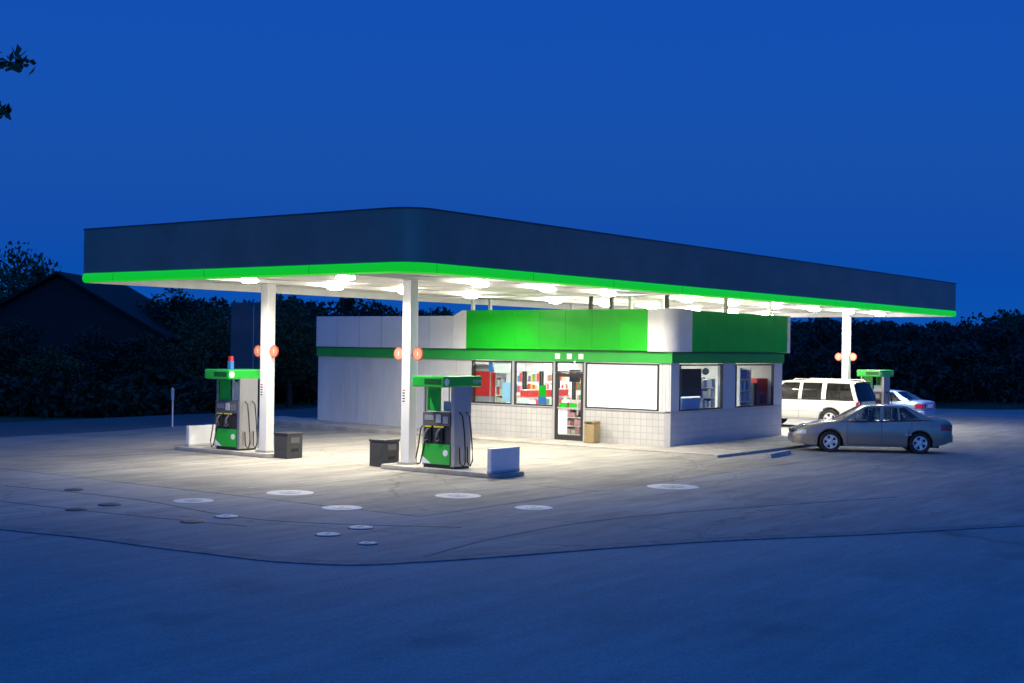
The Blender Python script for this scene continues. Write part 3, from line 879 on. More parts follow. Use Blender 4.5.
def pump_thing(u, v, label, rz=0, card=None):
    t = thing('fuel_pump', label, 'fuel pump', (u, v, 0.098), rz, 'green fuel pumps')
    W, D = .475, .31           # half along y, half along x
    MB().box(-D + .02, D - .02, -W + .03, W - .03, 0, .08).build('plinth', DARK, t)
    MB().box(-D + .015, D - .015, -W + .10, W - .05, .08, 1.29, bev=.01).build('cabinet', DARK, t)
    # uprights: broad brushed steel ends
    MB().box(-D, D, -W, -W + .10, .05, 1.90, bev=.015).build('steel_end', STEEL, t)
    MB().box(-D, D, W - .05, W, .05, 1.29, bev=.012).build('steel_end', STEEL, t)
    for s_ in (-1, 1):
        MB().box(s_ * (D - .05) - .025, s_ * (D - .05) + .025, W - .05, W - .005, 1.29, 1.9).build('upright', STEEL, t)
    # topper
    tp = MB().box(-.70, .70, -.48, .48, 1.875, 2.13, bev=.035).build('topper', PUMPGREEN, t)
    mo = MB()
    ring_ = Matrix.Translation((-.60, -.4835, 2.0)) @ Matrix.Rotation(PI / 2, 4, 'X')
    mo.lathe([(.05, -.002), (.085, -.002), (.085, .002), (.05, .002)], 20, ring_).build('ring_emblem', PAPER, tp)
    for k, (dx, hh) in enumerate(((.36, .09), (.45, .11), (.53, .09), (.6, .1))):
        MB().box(dx, dx + .05, -.486, -.479, 2.0 - hh / 2, 2.0 + hh / 2).build('pale_mark', mat('pale_green_mark', (.3, .6, .33), .4), tp)
    MB().box(-.705, -.699, -.40, .10, 1.945, 2.065).build('dark_strip', mat('topper_dark', (.01, .09, .015), .3), tp)
    for s_ in (-1, 1):
        f = s_ * (D + .004)
        def pl(name, m, y0, y1, z0, z1, th=.012, parent=t):
            x0, x1 = (f - th, f) if s_ < 0 else (f, f + th)
            return MB().box(x0, x1, y0, y1, z0, z1, bev=.003).build(name, m, parent)
        sk = pl('skirt_panel', PUMPGREEN, -W + .11, W - .01, .09, .56)
        MB().lathe([(0, -.003), (.075, -.003), (.075, .003), (0, .003)], 20, Matrix.Translation((f + s_ * .015, -.24 if s_ < 0 else .24, .36)) @ Matrix.Rotation(PI / 2, 4, 'Y')).build('round_emblem', PAPER, sk)
        MB().add([(f + s_ * .014, W - .02, .10), (f + s_ * .014, W - .28, .10), (f + s_ * .014, W - .02, .26), (f + s_ * .012, W - .02, .10), (f + s_ * .012, W - .28, .10), (f + s_ * .012, W - .02, .26)],
                 [(0, 1, 2), (5, 4, 3), (0, 3, 4, 1), (1, 4, 5, 2), (2, 5, 3, 0)]).build('white_corner', PAPER, sk)
        pl('control_panel', mat('pump_grey', (.10, .10, .11), .4), -W + .11, W - .02, .98, 1.28)
        pl('screen', SCREEN, W - .36, W - .08, 1.10, 1.22, .02)
        pl('card_reader', ALU, -.10, .05, 1.05, 1.24, .03)
        pl('keypad', STEEL, -.30, -.16, 1.04, 1.2, .022)
        pl('yellow_strip', YELLOW, -.18, .12, .94, .97, .02)
        pl('yellow_strip', YELLOW, W - .28, W - .08, .94, .97, .02)
        for yc in (-.05, .30):
            # nozzle hanging in its boot
            nb = pl('nozzle_boot', mat('boot_black', (.015, .015, .016), .6), yc - .1, yc + .1, .60, .92, .03)
            q = f + s_ * .055
            MB().tube([(q, yc + .05, .70), (q + s_ * .02, yc + .02, .80), (q, yc - .02, .88), (q - s_ * .02, yc - .05, .92)], [.025, .03, .024, .012], 8).build('nozzle', mat('nozzle_grey', (.2, .2, .21), .4, metal=.3), t)
            MB().tube([(q, yc + .05, .70), (q + s_ * .02, yc + .07, .66), (q + s_ * .01, yc + .03, .63), (q, yc - .03, .66), (q + s_ * .01, yc - .01, .76)], .012, 6).build('trigger_guard', MATS['nozzle_grey'], t)
    # panel hanging in the open head and sign cards
    MB().box(-.20, -.18, .03, .44, 1.31, 1.872).build('green_head_panel', PUMPGREEN, t)
    MB().box(.18, .20, -.36, .03, 1.31, 1.872).build('green_head_panel', PUMPGREEN, t)
    MB().box(-.10, -.085, -.36, .02, 1.31, 1.54 if not card else 1.80).build('info_card', card or mat('lilac_card', (.5, .5, .62), .5), t)
    for y in (-.06, -.22):
        MB().tube([(0, y, 1.28), (0, y, 1.88)], .014, 6).build('head_rod', STEEL, t)
    # hoses looping at both ends
    for s_, x0 in ((-1, -.22), (1, .2)):
        ye = -W - .02
        MB().tube([(x0 * .6, ye + .02, 1.30), (x0 * .6, ye - .08, 1.22), (x0 * .6, ye - .13, .9), (x0 * .6, ye - .17, .5), (x0 * .6, ye - .19, .2), (x0 * .6, ye - .12, .06),
                   (x0 * .65, ye - .03, .14), (x0 * .7, ye - .015, .5)], .017, 6).build('hose', HOSE, t)
        ye = W + .02
        MB().tube([(x0, ye - .03, 1.05), (x0 * 1.3, ye + .05, .9), (x0 * 1.4, ye + .10, .5), (x0 * 1.4, ye + .17, .2), (x0 * 1.4, ye + .13, .05), (x0 * 1.5, ye + .02, .1), (x0 * 1.5, ye - .06, .4), (x0 * 1.5, ye - .14, .68)], .017, 6).build('hose', HOSE, t)
    return t
pump_thing(23.80, 19.68, 'green topped fuel pump beside the front corner column')
pump_thing(23.86, 26.98, 'green topped fuel pump left of the leftmost canopy column', 0, PAPER)
pump_thing(49.9, 19.65, 'green topped fuel pump behind the white parked car')
# small items clipped on the left pump head
pc = thing('squeegee_caddy', 'small red and blue caddy standing on the left pump topper', 'caddy', (23.7, 27.05, 2.228))
bx('caddy_box', BLUEP, pc, -.06, .06, -.06, .06, 0, .22, bev=.01)
bx('caddy_top', RED, pc, -.05, .05, -.05, .05, .22, .34, bev=.01)

# ================================================================= TANK COVERS
def cover(u, v, r, label, kind):
    t = thing('tank_cover', label, 'tank cover', (u, v, 0), 0, 'tank covers in the forecourt')
    if kind == 'big':
        MB().lathe([(0, -.03), (r, -.03), (r, .006), (r - .03, .012), (0, .014)], 36, smooth=False).build('concrete_collar', COVER, t)
        MB().lathe([(r * .45, .01), (r * .48, .018), (0, .02)][::-1], 28, smooth=False).build('lid', mat('cover_pale_lid', (.52, .52, .53), .5, var=.3, vscale=9), t)
    else:
        m_ = COVER if kind == 'white' else COVERD
        MB().lathe([(r * 1.08, -.03), (r * 1.08, .008), (r, .012), (r, .0)], 24, smooth=False).build('rim', COVERD, t)
        MB().lathe([(0, .0), (r * .96, .0), (r * .96, .016), (r * .85, .022), (0, .024)], 24, smooth=False).build('lid', m_, t)
    bx('lift_slot', COVERD, t, -.06, .06, -.015, .015, .018 if kind == 'big' else .018, .021 if kind == 'big' else .026)
    return t
cover(18.19, 18.99, .46, 'large pale round tank cover left of the others, farthest back', 'big')
cover(16.05, 19.29, .37, 'pale round tank cover at the left of the row of large ones', 'big')
cover(20.07, 16.29, .45, 'large pale round tank cover in front of the corner pump', 'big')
cover(17.15, 16.58, .36, 'pale round tank cover in the middle of the forecourt, below the corner bin', 'big')
cover(19.52, 14.07, .35, 'pale round tank cover front right of the corner pump', 'big')
cover(24.54, 14.07, .55, 'largest pale round tank cover, in front of the shop corner', 'big')
cover(14.95, 17.11, .20, 'small raised white lid left of centre on the forecourt', 'white')
cover(15.48, 14.54, .20, 'small raised white lid, brightest of the front group of three', 'white')
cover(14.57, 14.37, .19, 'small dull lid left in the front group of three', 'white')
cover(14.30, 13.29, .14, 'smallest white lid, nearest to the street edge', 'white')
cover(14.15, 17.03, .18, 'flat faint lid left of the small raised white one', 'dark')
cover(13.83, 19.69, .17, 'dark iron lid at far left near the street edge', 'dark')
cover(14.65, 19.87, .19, 'small lid beside the dark iron one at far left', 'dark')
cover(15.66, 22.38, .17, 'dark iron lid alone at the left of the forecourt', 'dark')

# wheel stop by the sedan
def wheel_stop(u, v, rz, label):
    prof_ = [(-.09, 0), (.09, 0), (.06, .11), (-.06, .11)]
    vs = [(x, y, z) for x in (-.9, .9) for y, z in prof_]
    o = MB().add(vs, [(0, 1, 2, 3), (7, 6, 5, 4)] + [(i, (i + 1) % 4, 4 + (i + 1) % 4, 4 + i) for i in range(4)]).build('wheel_stop', KERBC, None, (u, v, .001), rz)
    return tag(o, label, 'wheel stop')
wheel_stop(33.9, 16.1, R(8), 'concrete wheel stop on the ground by the nose of the grey sedan')

# ================================================================= CARS
CARGLASS = pane_mat('car_glass', (.42, .47, .5), .08, .02)
CHROME = mat('silver_rim', (.78, .78, .78), .3, metal=.35)
DARKGLASS = pane_mat('tinted_car_glass', (.10, .11, .12), .07, .02)
TAIL = mat('tail_lamp_red', (.45, .015, .02), .2, coat=.5)
HEAD = mat('head_lamp_clear', (.7, .72, .74), .12, coat=.8)
SEAM = mat('panel_gap', (.012, .012, .013), .8)
INTER = mat('car_interior', (.09, .085, .08), .8)
def interp(keys, x):
    if x <= keys[0][0]: return keys[0][1]
    for (a, va), (b, vb) in zip(keys[:-1], keys[1:]):
        if x <= b:
            t_ = (x - a) / (b - a); t_ = t_ * t_ * (3 - 2 * t_) * .5 + t_ * .5
            return va + (vb - va) * t_
    return keys[-1][1]
def make_car(P, name, label, loc, rz):
    """local: x from rear (0) to nose (L), y left, z up; origin under the middle"""
    L_, W_ = P['L'], P['W'] / 2
    paint = P['paint']
    t = thing(name, label, 'car', loc, rz)
    ox = -L_ / 2
    def halfw(x): return W_ * interp(P['plan'], x)
    def zbot(x):
        z = interp(P['bottom'], x)
        for wx in P['wheels']:
            d = abs(x - wx)
            if d < P['arch']:
                z = max(z, P['wr'] + math.sqrt(P['arch'] ** 2 - d * d) * .98)
        return z
    def section(x):
        w = halfw(x); zt = interp(P['top'], x); zb = zbot(x); zf = interp(P['bottom'], x) + .03
        zsh = zt - interp(P['drop'], x)
        zm = max(P['mid'], zb + .04)
        zm = min(zm, zsh - .05)
        pts = [(0, zf), (w * .80, max(zf, zb - .02) if zb > zf + .1 else zf), (w * .955, zb), (w * .985, min(zb + .05, zm - .01)), (w, zm), (w * .99, (zm + zsh) / 2),
               (w * .955, zsh - .015), (w * .90, zsh + (zt - zsh) * .45), (w * .74, zt - .006), (w * .4, zt + .01), (0, zt + .014)]
        return pts
    xs = set(np.round(np.arange(0, L_ + .001, .06), 3).tolist() + [0, .015, .04, L_ - .04, L_ - .015, L_])
    for wx in P['wheels']:
        for k in range(-12, 13):
            xs.add(round(wx + P['arch'] * math.sin(k / 12 * PI / 2), 3))
    xs = sorted(x for x in xs if 0 <= x <= L_)
    rows = []
    for x in xs:
        h_ = section(x)
        full = [(x + ox, -y, z) for y, z in h_] + [(x + ox, y, z) for y, z in h_[-2:0:-1]]
        rows.append(full)
    mb = MB().grid(rows, True, True)
    n_ = len(rows[0])
    k0 = 0
    mb.f.append(tuple(range(n_))); mb.smooth.append(False)
    mb.f.append(tuple(range((len(rows) - 1) * n_, len(rows) * n_))[::-1]); mb.smooth.append(False)
    body = mb.build('body', paint, t)
    # cabin
    B0, B1 = P['cab_base']; T0, T1 = P['cab_top']; zr = P['roof']
    def zb_at(x): return interp(P['top'], x)
    def sidep(xb, xt, tt, s_, off=0):
        x = xb + (xt - xb) * tt
        zb_ = zb_at(xb) - .02
        z = zb_ + (zr - .05 - zb_) * tt
        wb = halfw(min(max(xb, .3), L_ - .3)) * .925; wt = W_ * P['roofw']
        y = wb + (wt - wb) * tt + .035 * math.sin(PI * tt) + off
        return (x + ox, s_ * y, z)
    cols = P['cols']     # list of (kind, xb, xt) boundaries from rear to front; kind of the span that follows
    for s_ in (-1, 1):
        for (kind, xb0, xt0), (_, xb1, xt1) in zip(cols[:-1], cols[1:]):
            if kind == 'pillar':
                rows_ = []
                for k in range(7):
                    tt = k / 6
                    a, b = sidep(xb0, xt0, tt, s_), sidep(xb1, xt1, tt, s_)
                    c, d = sidep(xb1, xt1, tt, s_, -.035), sidep(xb0, xt0, tt, s_, -.035)
                    rows_.append([a, b, c, d])
                MB().grid(rows_, False, True).build('pillar', paint if P.get('paint_pillars', True) else DARK, t)
            else:
                rows_ = []
                for k in range(7):
                    tt = .03 + .94 * k / 6
                    rows_.append([sidep(xb0 + (xb1 - xb0) * q, xt0 + (xt1 - xt0) * q, tt, s_, -.014) for q in (0, .5, 1)])
                MB().grid(rows_).build('side_window', P.get('glass', CARGLASS), t)
        # belt and rail strips
        rows_ = [[sidep(x, x, 0, s_, .006), sidep(x, x, .045, s_, .006), sidep(x, x, .045, s_, -.03), sidep(x, x, 0, s_, -.03)] for x in np.linspace(B0 + .35, B1 - .3, 14)]
        MB().grid(rows_, False, True).build('belt_trim', DARK, t)
    # roof
    rows_ = []
    for i in range(13):
        f_ = i / 12
        x = T0 - .06 + (T1 - T0 + .1) * f_
        wt = W_ * P['roofw'] + .012
        zc = zr - .05 * (abs(f_ - .5) * 2) ** 2.5 * P.get('roof_arc', 1)
        rows_.append([(x + ox, wt * math.sin(a), zc - .06 + .06 * math.cos(a) ** .7 if abs(a) < PI / 2 else zc - .06) for a in np.linspace(-PI / 2 + 1e-3, PI / 2 - 1e-3, 15)])
    low = [[(x, y * .985, z - .03) for x, y, z in r_] for r_ in rows_]
    rf = MB()
    rf.grid([r_ + l_[::-1] for r_, l_ in zip(rows_, low)], True, True)
    rf.build('roof', paint, t)
    # windscreen and rear window
    for nm, xb, xt, bul in (('windscreen', B1, T1, .10), ('rear_window', B0, T0, -.06)):
        rows_ = []
        for k in range(7):
            tt = .0 + .97 * k / 6
            a = sidep(xb, xt, tt, 1, -.02)
            rows_.append([(a[0] + bul * (1 - q * q) * (1 - .5 * tt), a[1] * q, a[2] + .012 * (1 - q * q)) for q in np.linspace(-1, 1, 11)])
        MB().grid(rows_).build(nm, P.get('glass', CARGLASS), t)
    # seats and dash inside
    for sx in P['seats']:
        for s_ in (-1, 1):
            zz = zb_at(sx)
            MB().box(sx + ox, sx + ox + .14, s_ * .36 - .22, s_ * .36 + .22, zz - .1, zz + .16, bev=.04).build('seat_back', INTER, t)
            MB().box(sx + ox + .02, sx + ox + .11, s_ * .36 - .12, s_ * .36 + .12, zz + .16, zz + .30, bev=.03).build('headrest', INTER, t)
    # side skin helper
    def skin_y(x, z):
        pts = section(x)
        for (y0, z0), (y1, z1) in zip(pts[2:-1], pts[3:]):
            if z0 <= z <= z1 and z1 > z0:
                return y0 + (y1 - y0) * (z - z0) / (z1 - z0)
        return pts[4][0]
    def patch(nm, m_, s_, x0, x1, z0, z1, off=.006, nx=8, nz=5, parent=None, skew=0):
        out, inn = [], []
        for i in range(nx + 1):
            x = x0 + (x1 - x0) * i / nx
            out.append([(x + ox + skew * (k / nz), s_ * (skin_y(min(max(x + skew * k / nz, 0), L_), z0 + (z1 - z0) * k / nz) + off), z0 + (z1 - z0) * k / nz) for k in range(nz + 1)])
        rows_ = [r_ + [(p[0], p[1] - s_ * (off + .02), p[2]) for p in r_[::-1]] for r_ in out]
        return MB().grid(rows_, True, True).build(nm, m_, parent or t)
    for s_ in (-1, 1):
        tz0, tz1 = P['tail_z']
        patch('tail_lamp', TAIL, s_, .02, P['tail_x'], tz0, tz1, .008)
        wq = halfw(.03) * .93
        MB().box(ox - .012, ox + .03, s_ * wq - .17 if s_ > 0 else s_ * wq, s_ * wq if s_ > 0 else s_ * wq + .17, tz0 + .01, tz1 - .01, bev=.01).build('tail_lamp', TAIL, t)
        hz0, hz1 = P['head_z']
        patch('head_lamp', HEAD, s_, L_ - .36, L_ - .03, hz0, hz1, .006)
        for x in P['door_seams']:
            zlo = P['bottom'][2][1] + .05
            ztop = zb_at(x) - .06
            patch('door_seam', SEAM, s_, x - .005, x + .005, zlo, ztop, .003, 1, 8)
        patch('sill_line', SEAM, s_, P['door_seams'][0] - .1, P['door_seams'][-1] + .0, P['bottom'][2][1] + .045, P['bottom'][2][1] + .055, .003, 12, 1)
        patch('side_moulding', P.get('mould', paint), s_, P['door_seams'][0], P['door_seams'][-1], P['mid'] - .02, P['mid'] + .035, .012, 14, 1)
        for x in P['handles']:
            zz = zb_at(x) - P['handle_drop']
            patch('door_handle', P.get('handle_mat', paint), s_, x, x + .17, zz - .02, zz + .02, .022, 3, 2)
        # mirror
        mxp = P['mirror']
        a = sidep(mxp, mxp, .02, s_, 0)
        MB().box(a[0] - .05, a[0] + .06, min(a[1], a[1] + s_ * .2), max(a[1], a[1] + s_ * .2), a[2] - .005, a[2] + .13, bev=.03).build('door_mirror', P.get('mirror_mat', paint), t)
        # wheels
        for wx in P['wheels']:
            yo = s_ * (W_ - .105 - .01)
            r_ = P['wr']
            mx = Matrix.Translation((wx + ox, yo, r_)) @ Matrix.Rotation(-s_ * PI / 2, 4, 'X')
            wh = MB().lathe([(r_ * .62, -.09), (r_ * .9, -.105), (r_ * .985, -.08), (r_, -.03), (r_, .03), (r_ * .985, .08), (r_ * .9, .105), (r_ * .66, .095), (r_ * .62, .06)], 32, mx).build('wheel', RUBBER, t)
            rim = MB().lathe([(r_ * .655, .03), (r_ * .66, .098), (r_ * .60, .10), (r_ * .56, .06), (r_ * .3, .045), (0, .045)], 32, mx)
            rim.build('rim', CHROME if P['spokes'] else paint, wh)
            well = MB().lathe([(r_ * .57, .061), (r_ * .2, .062)], 24, mx).build('rim_shadow', SEAM, wh)
            sp = MB()
            for k in range(5):
                m2 = mx @ Matrix.Rotation(2 * PI * k / 5 + .3, 4, 'Z')
                sp.add([(-.03, .0, .085), (.03, .0, .085), (.042 * r_ / .3, r_ * .6, .09), (-.042 * r_ / .3, r_ * .6, .09), (-.045, 0, .05), (.045, 0, .05), (.06, r_ * .6, .05), (-.06, r_ * .6, .05)],
                       [(0, 1, 2, 3), (0, 4, 5, 1), (1, 5, 6, 2), (2, 6, 7, 3), (3, 7, 4, 0)], False, m2)
            sp.lathe([(r_ * .2, .05), (r_ * .2, .095), (r_ * .1, .105), (0, .105)], 14, mx)
            sp.build('spokes', CHROME, wh)
    # rear details
    pz = P['plate_z']
    MB().box(ox - .016, ox + .02, -.27, .27, pz - .07, pz + .07).build('licence_plate', PAPER, t)
    MB().box(ox - .03, ox + .10, -halfw(.05) * .93, halfw(.05) * .93, P['bump'][0], P['bump'][1], bev=.04).build('rear_bumper', P.get('bumper_mat', paint), t)
    MB().box(L_ + ox - .12, L_ + ox + .03, -halfw(L_ - .05) * .9, halfw(L_ - .05) * .9, P['fbump'][0], P['fbump'][1], bev=.04).build('front_bumper', P.get('bumper_mat', paint), t)
    MB().box(L_ + ox - .05, L_ + ox + .012, -.42, .42, P['head_z'][0], P['head_z'][1] - .02, bev=.01).build('grille', DARK, t)
    MB().box(.35 + ox, L_ + ox - .35, -W_ * .75, W_ * .75, P['bottom'][2][1] - .02, P['bottom'][2][1] + .06).build('underbody', SEAM, t)
    if P.get('rack'):
        for s_ in (-1, 1):
            MB().tube([(T0 + .1 + ox, s_ * W_ * P['roofw'] * .86, zr - .05), (T0 + .2 + ox, s_ * W_ * P['roofw'] * .86, zr + .035), (T1 - .4 + ox, s_ * W_ * P['roofw'] * .86, zr + .04), (T1 - .3 + ox, s_ * W_ * P['roofw'] * .86, zr - .03)], .018, 6).build('roof_rail', ALU, t)
    return t

SEDAN_PAINT = mat('grey_metallic_paint', (.37, .31, .245), .25, metal=.35, coat=.8)
sedan = dict(L=4.5, W=1.71, paint=SEDAN_PAINT,
    plan=[(0, .80), (.06, .90), (.25, .965), (.9, 1), (3.2, 1), (3.9, .965), (4.25, .88), (4.43, .74), (4.5, .60)],
    bottom=[(0, .36), (.3, .26), (.6, .19), (3.9, .19), (4.3, .22), (4.5, .27)],
    top=[(0, .88), (.05, .95), (.2, .985), (.75, 1.0), (1.2, .97), (2.2, .93), (3.1, .925), (3.5, .885), (4.1, .765), (4.38, .65), (4.5, .55)],
    drop=[(0, .05), (.6, .07), (1.2, .04), (3.2, .04), (3.7, .08), (4.5, .08)],
    wheels=(.92, 3.455), arch=.36, wr=.305, mid=.54, cab_base=(.55, 3.22), cab_top=(1.22, 2.42), roof=1.385, roofw=.66,
    cols=[('pillar', .55, 1.22), ('window', .90, 1.34), ('pillar', 1.47, 1.48), ('window', 1.53, 1.52), ('pillar', 1.96, 1.92), ('window', 2.07, 2.01), ('pillar', 2.98, 2.36), ('end', 3.22, 2.44)],
    seats=(1.35, 2.2), tail_z=(.68, .86), tail_x=.34, head_z=(.52, .64), door_seams=(1.16, 2.01, 2.97), handles=(1.22, 2.08), handle_drop=.13, mirror=2.80,
    spokes=True, plate_z=.78, bump=(.34, .58), fbump=(.24, .47))
ang = R(180) + math.atan2(.5993, .8005)   # along the view
# sedan points left in the view, nose a little farther away
cx0, cy0 = 36.95, 14.85
hd = math.atan2(15.96 - 14.03, 36.08 - 37.60) - R(7)
make_car(sedan, 'sedan_car', 'grey sedan with silver five spoke wheels parked by the shop corner', (cx0 + .72, cy0 + .18, 0), hd)

SUV_PAINT = mat('white_car_paint', (.70, .69, .65), .3, coat=.6)
suv = dict(L=5.0, W=1.98, paint=SUV_PAINT, glass=DARKGLASS,
    plan=[(0, .90), (.08, .96), (.3, .985), (1, 1), (3.8, 1), (4.5, .97), (4.85, .9), (5.0, .8)],
    bottom=[(0, .48), (.4, .40), (.7, .34), (4.3, .34), (4.7, .36), (5.0, .42)],
    top=[(0, 1.06), (.06, 1.10), (1.0, 1.11), (3.4, 1.10), (3.8, 1.10), (4.6, 1.03), (4.9, .95), (5.0, .85)],
    drop=[(0, .03), (1, .03), (3.4, .04), (3.9, .08), (5.0, .08)],
    wheels=(1.12, 4.05), arch=.45, wr=.375, mid=.70, cab_base=(.03, 3.95), cab_top=(.28, 3.05), roof=1.82, roofw=.80, roof_arc=.5,
    cols=[('pillar', .03, .28), ('window', .20, .42), ('pillar', 1.32, 1.30), ('window', 1.50, 1.48), ('pillar', 2.30, 2.26), ('window', 2.44, 2.38), ('pillar', 3.62, 3.0), ('end', 3.95, 3.12)],
    seats=(1.4, 2.5), tail_z=(.86, 1.08), tail_x=.12, head_z=(.72, .90), door_seams=(1.40, 2.37, 3.42), handles=(1.52, 2.50), handle_drop=.12, mirror=3.42,
    spokes=True, plate_z=.80, bump=(.46, .66), fbump=(.42, .66), rack=True)
# parked alongside the far island, nose to +y
make_car(suv, 'parked_suv', 'white four door sport utility vehicle with roof rails beside the far pump', (46.95 + .99, 20.25 - 1.12 + 2.5, 0), PI / 2)

BLUE_PAINT = mat('pale_silver_blue_paint', (.22, .37, .66), .28, metal=.3, coat=.6)
sed2 = dict(sedan); sed2.update(paint=BLUE_PAINT, L=4.5)
make_car(sed2, 'silver_car', 'pale silver blue car on the far side of the right pump', (53.1, 20.85, 0), PI / 2)

# ================================================================= SMALL SIGN POST, PYLON
sp = thing('marker_post', 'thin white post with a small plate at the back left edge', 'post', (29.7, 36.85, 0))
MB().tube([(0, 0, -.02), (0, 0, 1.35)], .028, 8).build('post', WHITE, sp)
MB().box(-.02, .0, -.07, .07, .95, 1.33, bev=.005).build('plate', PAPER, sp)
px_, py_ = cam_xy(-11.55, 57.5)
pyl = thing('pylon_sign', 'tall dark grey slab sign standing behind the left pump', 'sign', (px_, py_, -.3), -math.atan2(.8005, .5993))
MB().box(-.62, .62, -.16, .16, .3, 5.0, bev=.03).build('sign_slab', mat('slab_grey', (.10, .105, .12), .5, var=.2), pyl)
MB().box(-.45, .45, -.12, .12, 0, .32).build('sign_base', CONCRETE, pyl)
MB().box(.36, .385, -.17, -.158, 1.6, 4.9).build('edge_strip', ALU, pyl)

# ================================================================= HOUSE AT LEFT
hx, hy = cam_xy(-22.6, 66)
house = thing('house', 'dark gabled house beyond the road at far left', 'house', (hx, hy, -.3), -math.atan2(.8005, .5993))
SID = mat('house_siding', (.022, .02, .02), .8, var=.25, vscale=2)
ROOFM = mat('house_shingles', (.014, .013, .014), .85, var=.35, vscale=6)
hw_, hl_, he, hp = 5.2, 10.0, 3.6, 6.55
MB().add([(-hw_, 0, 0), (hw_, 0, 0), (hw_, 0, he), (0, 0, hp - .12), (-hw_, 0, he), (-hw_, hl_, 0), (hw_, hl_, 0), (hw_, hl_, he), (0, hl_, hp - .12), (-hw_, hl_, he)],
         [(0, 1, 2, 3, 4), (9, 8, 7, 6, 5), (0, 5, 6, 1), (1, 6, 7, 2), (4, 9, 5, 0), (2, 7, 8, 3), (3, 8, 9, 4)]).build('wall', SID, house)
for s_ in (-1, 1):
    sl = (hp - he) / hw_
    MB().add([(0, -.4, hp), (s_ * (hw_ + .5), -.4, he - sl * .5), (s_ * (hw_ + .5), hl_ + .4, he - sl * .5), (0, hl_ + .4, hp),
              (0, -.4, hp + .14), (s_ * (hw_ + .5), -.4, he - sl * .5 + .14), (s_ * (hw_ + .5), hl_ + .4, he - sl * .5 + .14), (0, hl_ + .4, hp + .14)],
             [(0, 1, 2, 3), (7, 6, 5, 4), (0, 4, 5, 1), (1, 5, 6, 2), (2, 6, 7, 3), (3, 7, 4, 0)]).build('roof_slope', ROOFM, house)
for x0, z0, w_, h_ in ((-3.9, .95, 1.3, 1.7), (1.6, 1.0, 1.2, 1.4)):
    f_ = MB().box(x0 - .08, x0 + w_ + .08, -.06, .0, z0 - .08, z0 + h_ + .08).build('window', mat('house_trim', (.035, .035, .04), .7), house)
    MB().box(x0, x0 + w_, -.075, -.062, z0, z0 + h_).build('pane', mat('house_pane', (.03, .035, .05), .12), f_)
MB().box(-1.6, -.6, -.05, .0, .2, 2.3).build('door', mat('house_door', (.07, .05, .045), .6), house)
# porch wing to the right
MB().box(hw_ + .02, hw_ + 3.2, 1.0, 7.0, 0, 2.5).build('wing_wall', SID, house)
MB().box(hw_ + .02, hw_ + 3.6, .3, 7.4, 2.5, 2.72).build('wing_roof', ROOFM, house)
MB().box(hw_ + 3.2, hw_ + 3.35, .45, .6, .0, 2.5).build('porch_post', mat('porch_grey', (.10, .10, .10), .7), house)

# ================================================================= TREES
LEAF = [mat('leaf_%d' % i, c, .7) for i, c in enumerate(((.045, .075, .022), (.018, .03, .013), (.06, .085, .03), (.02, .034, .026)))]
BARK = mat('bark', (.06, .048, .038), .9, var=.4, vscale=6, bump=.4, bscale=20)
def leaf_mesh(name, centers, size, m_, rnd):
    """many small bent leaf quads (two triangles folded on the midrib)"""
    n_ = len(centers)
    c = np.asarray(centers, float)
    d1 = rnd.normal(size=(n_, 3)); d1 /= np.linalg.norm(d1, axis=1)[:, None]
    d2 = rnd.normal(size=(n_, 3)); d2 -= (d2 * d1).sum(1)[:, None] * d1; d2 /= np.linalg.norm(d2, axis=1)[:, None]
    s_ = (size * rnd.uniform(.55, 1.35, n_))[:, None]
    d3 = np.cross(d1, d2)
    v = np.stack([c - d1 * s_, c + d2 * s_ * .5 + d3 * s_ * .15, c + d1 * s_, c - d2 * s_ * .5 + d3 * s_ * .15], 1).reshape(-1, 3)
    me = bpy.data.meshes.new(name)
    me.vertices.add(n_ * 4); me.vertices.foreach_set('co', v.astype(np.float32).ravel())
    idx = np.arange(n_ * 4).reshape(-1, 4)
    tri = np.concatenate([idx[:, [0, 1, 2]], idx[:, [0, 2, 3]]], 1).reshape(-1)
    me.loops.add(n_ * 6); me.loops.foreach_set('vertex_index', tri.astype(np.int32))
    me.polygons.add(n_ * 2); me.polygons.foreach_set('loop_start', (np.arange(n_ * 2) * 3).astype(np.int32))
    me.update(calc_edges=True); me.validate()
    me.materials.append(m_)
    return me
